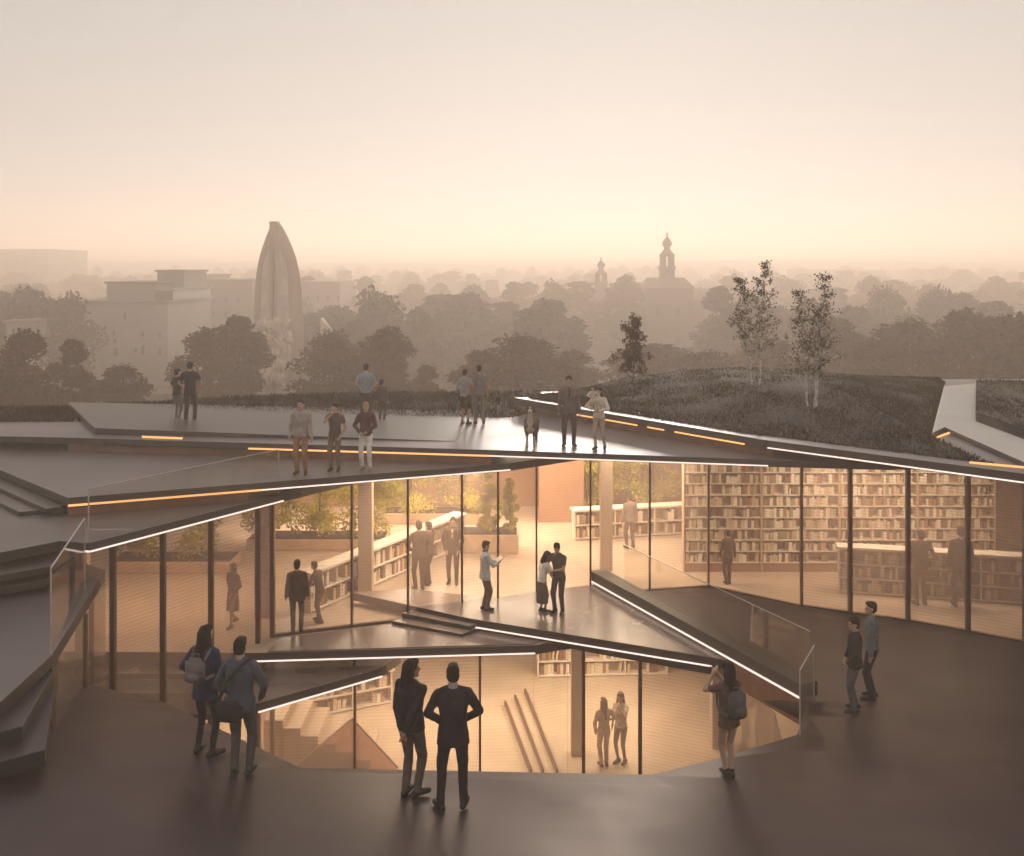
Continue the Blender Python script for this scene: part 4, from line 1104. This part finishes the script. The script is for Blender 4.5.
    # neck, head
    yaw, pit = look; hc = np.array(tp(0, .025 + .03 * lean, 1.628)); Rm = Matrix.Rotation(R(yaw), 3, 'Z') @ Matrix.Rotation(R(-pit), 3, 'X')
    hs_ = 1.22 if child else 1.0
    def hp_(x, y, z): return tuple(np.array(hc) + hs_ * np.array(Rm @ Vector((x, y, z))))
    pr.append(rcone(tp(0, -.005, 1.45), hp_(0, -.015, -.06), .056, .052, 'skin'))
    pr.append(ell(hp_(0, -.01, .025), (.074 * hs_, .094 * hs_, .094 * hs_), 'skin', Rm)); pr.append(ell(hp_(0, .022, -.048), (.056 * hs_, .066 * hs_, .068 * hs_), 'skin', Rm))
    pr.append(rcone(hp_(0, .082, .012), hp_(0, .104, -.026), .009, .014, 'skin')); pr.append(rcone(hp_(0, .07, -.098), hp_(0, .068, -.095), .022, .022, 'skin'))
    for sx in (-1, 1):
        pr.append(ell(hp_(sx * .074, -.005, -.01), (.012, .022, .032), 'skin', Rm))
        pr.append(rcone(hp_(sx * .022, .083, .028), hp_(sx * .044, .074, .027), .009, .008, 'skin'))
        pr.append(ell(hp_(sx * .031, .0785, .010), (.0125, .012, .008), 'eye', Rm))
    pr.append(ell(hp_(0, .084, -.062), (.022, .010, .007), 'mouth', Rm))
    if collar: pr.append(rcone(tp(0, -.002, 1.455), tp(0, .0, 1.49), .078, .068, 'collar'))
    if inner:
        pr.append(ell(tp(0, .098, 1.30), (.045, .035, .15), 'inner'))
    S_ = lambda prims: [(('c', p[1] * s, p[2] * s, p[3] * s, p[4] * s, p[5]) if p[0] == 'c' else ('e', p[1] * s, p[2] * s, p[3], p[4]) if p[0] == 'e' else ('l', [tuple(q * s for q in rg) for rg in p[1]], p[2])) for p in prims]
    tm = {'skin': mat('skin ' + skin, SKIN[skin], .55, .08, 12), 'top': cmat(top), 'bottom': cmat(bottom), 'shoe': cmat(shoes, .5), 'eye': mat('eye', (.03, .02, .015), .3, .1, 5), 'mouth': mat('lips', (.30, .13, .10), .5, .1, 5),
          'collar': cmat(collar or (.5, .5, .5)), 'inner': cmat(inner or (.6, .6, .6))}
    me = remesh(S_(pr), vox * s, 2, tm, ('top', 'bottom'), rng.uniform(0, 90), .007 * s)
    me.name = 'person'
    o = link(name, me); o.location = loc; o.rotation_euler = (0, 0, R(heading)); tag(o, label, 'person', group)
    # hair
    hr = [ell(hp_(0, -.022, .045), (.083 * hs_, .098 * hs_, .090 * hs_), 'h', Rm), ell(hp_(0, .03, .088), (.066 * hs_, .062 * hs_, .038 * hs_), 'h', Rm), ell(hp_(0, -.055, -.01), (.078 * hs_, .062 * hs_, .08 * hs_), 'h', Rm)]
    if style == 'crop': hr = [ell(hp_(0, -.022, .048), (.082 * hs_, .099 * hs_, .088 * hs_), 'h', Rm), ell(hp_(0, -.045, .0), (.080, .066, .085), 'h', Rm), ell(hp_(0, .03, .090), (.062, .062, .036), 'h', Rm)]
    if style in ('long', 'shoulder'):
        dz = -.36 if style == 'long' else -.20
        hr += [rcone(hp_(0, -.055, .02), hp_(0, -.085, dz), .082, .075, 'h')] + [rcone(hp_(sx * .062, -.02, .03), hp_(sx * .085, -.045, dz * .9), .036, .036, 'h') for sx in (-1, 1)]
    if style == 'bun': hr += [ell(hp_(0, -.10, .085), (.05, .05, .05), 'h', Rm)]
    if style == 'curly': hr += [ell(hp_(rng.uniform(-.07, .07), rng.uniform(-.12, 0), rng.uniform(-.08, .10)), (.045, .045, .045), 'h', Rm) for _ in range(14)]
    hm = remesh(S_(hr), .013 * s, 1, {'h': mat('hair %.3f' % hair[0], hair, .8, .3, 25, .4, 120, spec=.15)}, ('h',), 3, .010 * s); hm.name = 'hair'
    link('hair', hm, o)
    return o
def soft_box(bm, lo, hi, bev=.03):
    vs_ = a_box(bm, lo, hi); es = list({e for v in vs_ for e in v.link_edges})
    bmesh.ops.bevel(bm, geom=es, offset=bev, segments=3, affect='EDGES')
def backpack(o, H, col, label, z0=1.05, w_=.30, h_=.40, dep=.15, lean=0, y0=-.125):
    s = H / 1.75
    e = empty('backpack', (0, 0, 0), label, 'backpack'); e.matrix_world = Matrix.Translation(o.location) @ Matrix.Rotation(o.rotation_euler.z, 4, 'Z') @ Matrix.Translation((0, lean * .25 * s, z0 * s)); e.scale = (s, s, s)
    m_ = cmat(col, .75)
    bm = bmesh.new(); soft_box(bm, (-w_ / 2, y0 - dep, 0), (w_ / 2, y0, h_), .055); bm_obj('body', bm, m_, e, smooth=True)
    bm = bmesh.new(); soft_box(bm, (-w_ * .38, y0 - dep - .045, .03), (w_ * .38, y0 - dep + .02, h_ * .5), .03); bm_obj('pocket', bm, m_, e, smooth=True)
    bm = bmesh.new(); a_tube(bm, (-.04, y0 - .05, h_ + .0), (-.04, y0 - .05, h_ + .05), .008); a_tube(bm, (.04, y0 - .05, h_), (.04, y0 - .05, h_ + .05), .008); a_tube(bm, (-.04, y0 - .05, h_ + .05), (.04, y0 - .05, h_ + .05), .008); bm_obj('handle', bm, m_, e)
    for sx in (-1, 1):
        bm = bmesh.new(); pts_ = [(sx * .10, y0 - .01, h_ - .04), (sx * .125, -.06, h_ + .065), (sx * .125, .04, h_ + .055), (sx * .13, .135, h_ - .07), (sx * .135, .12, .12), (sx * .17, .0, .06), (sx * .13, y0 - .02, .05)]
        for a, b in zip(pts_, pts_[1:]): a_bar(bm, a, b, .045, .014, up=(sx, 0, .2))
        bm_obj('strap', bm, m_, e)
    return e
GF, GR, GI, GL = 'people on the plaza', 'people on the roof terrace', 'people in the library', 'people on the sunken floor'
def onplaza(px, pyf, pyh):
    p = UPL(px, pyf); p.z += .006; return p, (pyf - pyh) * p.y / F
def onz(px, pyf, pyh, z, d=None):
    p = U(px, pyf, z); return p, (pyf - pyh) * p.y / F
V = .0115
# --- plaza
p, H = onplaza(205, 755, 626)
o = person('dark-haired woman in a navy coat seen from behind, beside the man with the shoulder bag', GF, p, H, -18, (.020, .032, .085), (.018, .018, .024), style='shoulder', female=True, coat=.78, legs='tight', feet=((-.12, .02), (.13, -.02)), toe=(.1, .5), hands=((-.20, .12, 1.02), (.24, .05, .82)), elb=((-1, -.8, 0), (1, -.7, 0)), vox=V, look=(-10, 0))
backpack(o, H, (.20, .17, .155), 'pale grey backpack worn by the woman in the navy coat', z0=1.06, w_=.29, h_=.33, y0=-.145)
p, H = onplaza(241, 775, 638)
o = person('man in a slate jacket and grey trousers seen from behind with a dark shoulder bag', GF, p, H, -6, (.085, .095, .12), (.10, .085, .085), style='short', coat=.84, feet=((-.09, 0), (.10, .02)), toe=(.1, .1), hands=((-.20, .16, .98), (.22, .15, .96)), elb=((-1, -.7, 0), (1, -.7, 0)), vox=V, sway=-.05)
s = H / 1.75; e = empty('shoulder_bag', (0, 0, 0), 'dark rounded bag hanging at the hip of the man in the slate jacket', 'bag'); e.matrix_world = Matrix.Translation(p) @ Matrix.Rotation(R(-6), 4, 'Z') @ Matrix.Translation((-.07 * s, -.2 * s, .82 * s)); e.scale = (s, s, s)
bm = bmesh.new(); soft_box(bm, (-.17, -.08, -.06), (.17, .06, .20), .055); bm_obj('body', bm, cmat((.03, .027, .032)), e, smooth=True)
bm = bmesh.new(); soft_box(bm, (-.165, -.10, .04), (.165, -.06, .205), .018); bm_obj('flap', bm, cmat((.03, .027, .032)), e, smooth=True)
bm = bmesh.new(); sp = [(-.15, -.01, .18), (-.06, .045, .42), (.10, .06, .60), (.20, .16, .68), (.22, .28, .60)]
for a, b in zip(sp, sp[1:]): a_bar(bm, a, b, .04, .012, up=(0, -1, .3))
bm_obj('strap', bm, cmat((.03, .027, .032)), e)
p, H = onplaza(411, 796, 660)
person('person with shoulder-length dark hair and black top, hands clasped behind the back', GF, p, H, -28, (.018, .016, .02), (.15, .105, .09), style='shoulder', skin='tan', coat=.88, feet=((-.07, -.02), (.08, .03)), toe=(.1, .5), hands=((-.03, -.17, .93), (.03, -.19, .90)), elb=((-1, -.5, 0), (1, -.5, 0)), sleeve='long', look=(-42, 0), vox=V, inner=None)
p, H = onplaza(453, 810, 665)
person('man in a dark suit seen from behind with both elbows out', GF, p, H, 4, (.026, .020, .026), (.026, .020, .024), style='crop', coat=.80, collar=(.40, .36, .36), feet=((-.15, 0), (.13, .04)), toe=(.45, .3), hands=((-.15, .17, 1.0), (.16, .18, 1.02)), elb=((-1, -.35, -.1), (1, -.35, -.1)), vox=V)
p, H = onplaza(729, 777, 664)
o = person('long-haired woman with a grey backpack raising both hands to her face', GF, p, H, 22, (.13, .075, .06), (.12, .07, .055), style='long', skin='light', female=True, legs='bare', coat=.80, hemcol=1, feet=((-.035, .02), (.04, -.02)), toe=(-.1, .3), hands=((-.13, .26, 1.50), (-.02, .30, 1.50)), elb=((-.8, .3, -1), (.7, .3, -1)), sleeve='short', vox=V, look=(8, 6))
backpack(o, H, (.10, .085, .085), 'dark grey backpack worn by the long-haired woman', z0=.98, w_=.31, h_=.42, y0=-.135)
p, H = onplaza(855, 711, 618)
person('dark-haired person in a black jacket and grey jeans beside the man in slate blue', GF, p, H, 82, (.028, .022, .026), (.12, .11, .12), style='short', skin='light', coat=.84, feet=((-.12, .04), (.12, -.04)), toe=(.2, .1), hands=((-.20, .16, .97), (.20, .12, .95)), vox=V, look=(18, 0))
p, H = onplaza(872, 699, 602)
person('man in a slate blue shirt and dark trousers behind the person in the black jacket', GF, p, H, 76, (.15, .17, .18), (.022, .024, .04), style='crop', skin='light', feet=((-.08, .03), (.09, -.03)), hands=((-.24, .05, .82), (.24, .05, .82)), vox=V, look=(12, 0))
# --- roof terrace
p, H = onz(301, 474, 399, zA1 + .003)
person('man in a grey sweater and ochre trousers facing the camera on the roof', GR, p, H, 176, (.38, .33, .30), (.36, .19, .09), skin='light', style='crop', feet=((-.11, .0), (.10, -.03)), toe=(.25, .2), vox=.014, collar=(.30, .26, .24))
p, H = onz(335, 470.5, 403, zA1 + .003)
person('man in a brown shirt holding a hand to his chin on the roof', GR, p, H, 170, (.11, .075, .06), (.22, .16, .10), style='crop', skin='light', sleeve='short', feet=((-.10, 0), (.10, 0)), hands=((-.20, .10, .93), (.04, .17, 1.47)), elb=((-1, -.3, 0), (1, .2, -1)), vox=.014)
p, H = onz(366, 469.5, 402, zA1 + .003)
person('blond person in a maroon top and white trousers on the roof', GR, p, H, 172, (.10, .035, .04), (.85, .80, .72), hair=(.45, .30, .12), style='short', skin='light', feet=((-.12, 0.05), (.12, -.05)), hands=((-.09, .18, 1.02), (.12, .18, 1.00)), elb=((-1, -.2, -.3), (1, -.2, -.3)), vox=.014, shoes=(.3, .26, .2))
p, H = onz(569, 446, 376, zB1 + .003)
person('tall man in a dark open suit facing the camera on the roof', GR, p, H, 180, (.16, .125, .115), (.09, .07, .066), style='crop', skin='tan', coat=.82, inner=(.03, .025, .025), feet=((-.12, 0), (.12, 0)), toe=(.3, .3), vox=.014)
p, H = onz(599, 449, 387, zB1 + .003)
o = person('woman in a pale top carrying a baby on the roof', GR, p, H, 160, (.78, .68, .57), (.52, .38, .28), style='shoulder', hair=(.03, .02, .015), female=True, legs='tight', feet=((-.16, -.02), (.08, .06)), toe=(.2, .2), hands=((-.07, .20, 1.10), (.16, .20, 1.16)), elb=((-1, -.3, -.4), (1, -.3, -.4)), vox=.014, look=(-12, 0))
s = H / 1.75; q = p + Matrix.Rotation(R(160), 3, 'Z') @ Vector((.13 * s, .20 * s, .92 * s))
person('baby in white held on the arm of the woman in the pale top', GR, q, .74, 190, (.68, .60, .52), (.60, .50, .42), hair=(.05, .03, .02), child=True, legs='long', feet=((-.16, .38), (.16, .38)), lift=(.45, .45), hands=((-.2, .35, 1.2), (.22, .35, 1.2)), vox=.02, shoes=(.5, .42, .36))
p, H = onz(190, 424, 362, zB1 + .003)
person('broad man in a black T-shirt seen from behind at the rear of the roof', GR, p, H, 2, (.016, .012, .018), (.022, .018, .026), style='crop', sleeve='short', feet=((-.12, 0), (.12, 0)), skin='tan', hands=((-.20, .14, .98), (.20, .14, .98)), vox=.016)
p, H = onz(177, 422, 369, zB1 + .003)
person('slim dark-haired woman standing left of the man in the black T-shirt', GR, p, H, -30, (.035, .025, .03), (.16, .13, .14), style='bun', female=True, legs='tight', sleeve='short', feet=((-.07, 0), (.07, 0)), hands=((-.18, .1, .95), (.16, .14, 1.0)), vox=.016)
p, H = onz(366, 422, 364, zB1 + .003)
person('man in a light blue shirt at the roof rear behind the blond person', GR, p, H, 8, (.30, .34, .38), (.06, .05, .055), style='crop', sleeve='short', feet=((-.1, 0), (.1, 0)), hands=((-.17, .15, 1.0), (.17, .15, 1.0)), vox=.016)
p, H = onz(382, 421, 380, zB1 + .003)
person('child in dark clothes beside the man in the light blue shirt', GR, p, H, -20, (.09, .06, .055), (.10, .075, .07), style='short', child=True, feet=((-.1, 0), (.1, 0)), vox=.018)
p, H = onz(465, 424, 369, zB1 + .003)
person('person in a pale T-shirt and dark shorts at the rear of the roof', GR, p, H, -25, (.34, .30, .30), (.04, .03, .035), style='short', skin='tan', sleeve='short', legs='shorts', feet=((-.1, 0), (.1, .02)), hands=((-.18, .15, .98), (.2, .13, 1.0)), vox=.016)
p, H = onz(479, 424, 365, zB1 + .003)
person('taller man in grey shirt and trousers at the roof rear beside the person in shorts', GR, p, H, 12, (.22, .19, .18), (.20, .16, .15), style='crop', skin='tan', sleeve='short', feet=((-.1, 0), (.13, -.05)), vox=.016)
# dog
def dog(p, H, heading):
    w_, bk, nz = 'white', 'coat', 'nose'
    pr = [('l', [(.44, .10, .16, 0, .22), (.52, .125, .20, 0, .18), (.62, .125, .20, 0, .16), (.72, .10, .16, 0, .17)], 'coat'),
          rcone((0, .28, .58), (0, -.38, .58), .15, .12, bk), rcone((0, .30, .50), (0, .22, .44), .11, .10, w_), rcone((0, .34, .60), (0, .32, .50), .10, .10, w_),
          rcone((0, .28, .68), (0, .38, .92), .10, .075, bk), rcone((0, .36, .64), (0, .43, .88), .085, .06, w_),
          ell((0, .42, .97), (.082, .10, .085), bk), rcone((0, .47, .955), (0, .60, .92), .055, .036, w_), rcone((0, .45, 1.0), (0, .49, 1.03), .028, .02, w_), ell((0, .635, .93), (.02, .016, .016), nz)]
    for sx in (-1, 1):
        pr += [rcone((sx * .075, .40, 1.02), (sx * .115, .36, .92), .03, .022, bk), ell((sx * .035, .50, .99), (.011, .011, .011), nz)]
        pr += [rcone((sx * .10, .24, .56), (sx * .09, .20, .30), .07, .045, bk), rcone((sx * .09, .20, .30), (sx * .09, .23, .07), .04, .034, w_), rcone((sx * .09, .22, .035), (sx * .09, .29, .032), .038, .034, w_)]
        pr += [rcone((sx * .10, -.34, .56), (sx * .13, -.24, .36), .10, .06, bk), rcone((sx * .13, -.24, .36), (sx * .12, -.42, .24), .05, .034, bk), rcone((sx * .12, -.42, .24), (sx * .12, -.40, .06), .032, .030, bk), rcone((sx * .12, -.40, .035), (sx * .12, -.33, .032), .038, .034, w_)]
    pr += [rcone((0, -.42, .62), (0, -.62, .42), .035, .025, bk), rcone((0, -.62, .42), (0, -.70, .40), .025, .015, w_)]
    k = H / 1.05
    pr = [(('c', q[1] * k, q[2] * k, q[3] * k, q[4] * k, q[5]) if q[0] == 'c' else ('e', q[1] * k, q[2] * k, q[3], q[4]) if q[0] == 'e' else ('l', [tuple(c * k for c in rg) for rg in q[1]], q[2])) for q in pr]
    me = remesh(pr, .014, 2, {'white': mat('pale fur', (.58, .46, .35), .9, .12, 14, .5, 90), 'coat': mat('brown fur', (.085, .055, .042), .9, .25, 14, .5, 90), 'nose': mat('eye', (.03, .02, .015), .3)}, ('white', 'coat'), 4, .008)
    me.name = 'dog'; o = link('dog', me); o.location = p; o.rotation_euler = (0, 0, R(heading)); tag(o, 'large brown dog with a pale chest beside the man in the open suit', 'dog')
p, H = onz(531, 446, 404, zB1 + .003); dog(p, H, 176)
# --- library, upper floor
p, H = onz(485, 610, 541, .303)
person('man in a pale grey coat reading an open book behind the glass', GI, p, H, -72, (.66, .66, .64), (.20, .13, .11), style='crop', hair=(.12, .08, .05), coat=.80, feet=((-.07, -.02), (.07, .03)), hands=((-.10, .30, 1.18), (.08, .32, 1.20)), elb=((-1, -.3, -.8), (1, -.3, -.8)), vox=.014, look=(0, 14), collar=(.05, .045, .045))
s = H / 1.75; e = empty('open_book', (0, 0, 0), 'dark open book held by the man in the pale grey coat', 'book'); e.matrix_world = Matrix.Translation(p) @ Matrix.Rotation(R(-72), 4, 'Z') @ Matrix.Translation((-.01, .40 * s, 1.24 * s)) @ Matrix.Rotation(R(35), 4, 'X')
for sx in (-1, 1):
    bm = bmesh.new(); a_bar(bm, (sx * .004, 0, 0), (sx * .125, 0, .02), .20, .008); bm_obj('cover', bm, BOOKM[3], e)
    bm = bmesh.new(); a_bar(bm, (sx * .008, 0, .010), (sx * .12, 0, .03), .18, .010); bm_obj('page_block', bm, M_page, e)
p, H = onz(542, 612, 552, .303)
person('woman in a white top and long dark skirt leaning to the man beside her', GI, p, H, -60, (.86, .82, .75), (.13, .10, .08), style='shoulder', female=True, skirt=.28, feet=((-.07, 0), (.08, .05)), hands=((-.10, .24, 1.10), (.10, .30, 1.12)), vox=.014, lean=.22, look=(0, 22), sleeve='short', legs='bare')
p, H = onz(559, 612.5, 542, .303)
person('man in dark shirt and trousers bending towards the woman in the white top', GI, p, H, 150, (.10, .085, .075), (.075, .058, .06), style='crop', feet=((-.10, 0), (.10, .02)), hands=((.02, .26, 1.10), (.13, .24, 1.02)), sleeve='short', elb=((-1, -.2, -.3), (1, -.2, -.3)), vox=.014, lean=.14, look=(12, 18))
p, H = onz(419, 590, 521, .003)
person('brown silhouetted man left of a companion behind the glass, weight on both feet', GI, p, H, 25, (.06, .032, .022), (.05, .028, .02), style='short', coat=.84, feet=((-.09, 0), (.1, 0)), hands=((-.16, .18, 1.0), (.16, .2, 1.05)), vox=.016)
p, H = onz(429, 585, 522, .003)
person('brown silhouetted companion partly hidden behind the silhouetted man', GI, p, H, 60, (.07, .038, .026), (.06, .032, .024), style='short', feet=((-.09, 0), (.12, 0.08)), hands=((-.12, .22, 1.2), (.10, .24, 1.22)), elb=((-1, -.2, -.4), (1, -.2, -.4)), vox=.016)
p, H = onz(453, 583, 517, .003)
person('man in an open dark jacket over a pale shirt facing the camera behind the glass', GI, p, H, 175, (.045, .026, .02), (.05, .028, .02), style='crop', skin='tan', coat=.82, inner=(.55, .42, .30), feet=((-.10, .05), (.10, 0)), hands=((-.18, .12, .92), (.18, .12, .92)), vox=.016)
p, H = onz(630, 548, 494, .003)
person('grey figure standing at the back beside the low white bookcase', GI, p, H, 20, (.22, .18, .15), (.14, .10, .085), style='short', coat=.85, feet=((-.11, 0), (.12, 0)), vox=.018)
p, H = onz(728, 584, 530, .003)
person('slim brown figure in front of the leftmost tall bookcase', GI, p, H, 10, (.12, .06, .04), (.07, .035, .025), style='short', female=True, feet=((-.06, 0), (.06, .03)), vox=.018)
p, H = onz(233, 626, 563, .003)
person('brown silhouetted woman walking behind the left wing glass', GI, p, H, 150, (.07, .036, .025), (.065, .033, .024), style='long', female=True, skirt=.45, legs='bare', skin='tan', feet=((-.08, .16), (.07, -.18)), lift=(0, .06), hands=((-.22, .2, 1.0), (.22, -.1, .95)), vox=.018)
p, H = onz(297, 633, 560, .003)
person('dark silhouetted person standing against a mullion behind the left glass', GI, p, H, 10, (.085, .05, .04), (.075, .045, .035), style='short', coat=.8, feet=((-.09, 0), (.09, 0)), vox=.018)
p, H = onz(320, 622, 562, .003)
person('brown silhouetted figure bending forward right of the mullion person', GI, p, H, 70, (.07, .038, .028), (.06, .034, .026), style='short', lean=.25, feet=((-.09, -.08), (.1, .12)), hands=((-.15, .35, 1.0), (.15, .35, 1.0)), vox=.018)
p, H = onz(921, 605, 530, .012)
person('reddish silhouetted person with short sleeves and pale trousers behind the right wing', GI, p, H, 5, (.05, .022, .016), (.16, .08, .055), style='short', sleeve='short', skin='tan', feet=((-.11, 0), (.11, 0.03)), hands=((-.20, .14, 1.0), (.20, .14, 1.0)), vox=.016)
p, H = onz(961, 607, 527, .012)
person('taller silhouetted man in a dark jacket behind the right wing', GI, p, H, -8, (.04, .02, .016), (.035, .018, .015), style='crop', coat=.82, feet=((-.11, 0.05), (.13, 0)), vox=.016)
# --- sunken floor
p, H = onz(604, 766, 698, -3.497)
person('woman with long straight brown hair and pale clothes on the sunken floor', GL, p, H, 15, (.55, .42, .30), (.48, .36, .26), style='long', hair=(.12, .06, .035), female=True, feet=((-.07, 0), (.08, .02)), hands=((-.2, .1, .9), (.16, .22, 1.08)), vox=.014)
p, H = onz(621, 762, 692, -3.497)
person('woman in a white top and brown trousers with wavy hair on the sunken floor', GL, p, H, 140, (.68, .56, .44), (.26, .14, .085), style='shoulder', hair=(.14, .07, .04), female=True, legs='tight', feet=((-.10, -.03), (.05, .05)), hands=((-.08, .18, 1.42), (.26, .0, .85)), elb=((-1, .1, -.8), (1, -.5, 0)), sleeve='short', vox=.014, look=(20, 0))

bpy.data.scenes.remove(SC2)
# ------------------------------------------------------------------ render settings
S.view_settings.view_transform = 'Standard'; S.view_settings.look = 'None'; S.view_settings.gamma = 1
S.view_settings.exposure = 1.70
S.render.engine = 'CYCLES'
cy = S.cycles
cy.max_bounces = 8; cy.diffuse_bounces = 3; cy.glossy_bounces = 3; cy.transmission_bounces = 4; cy.transparent_max_bounces = 16; cy.volume_bounces = 2
cy.use_denoising = True; cy.sample_clamp_indirect = 6; cy.caustics_reflective = False; cy.caustics_refractive = False
cy.use_adaptive_sampling = True; cy.adaptive_threshold = .02
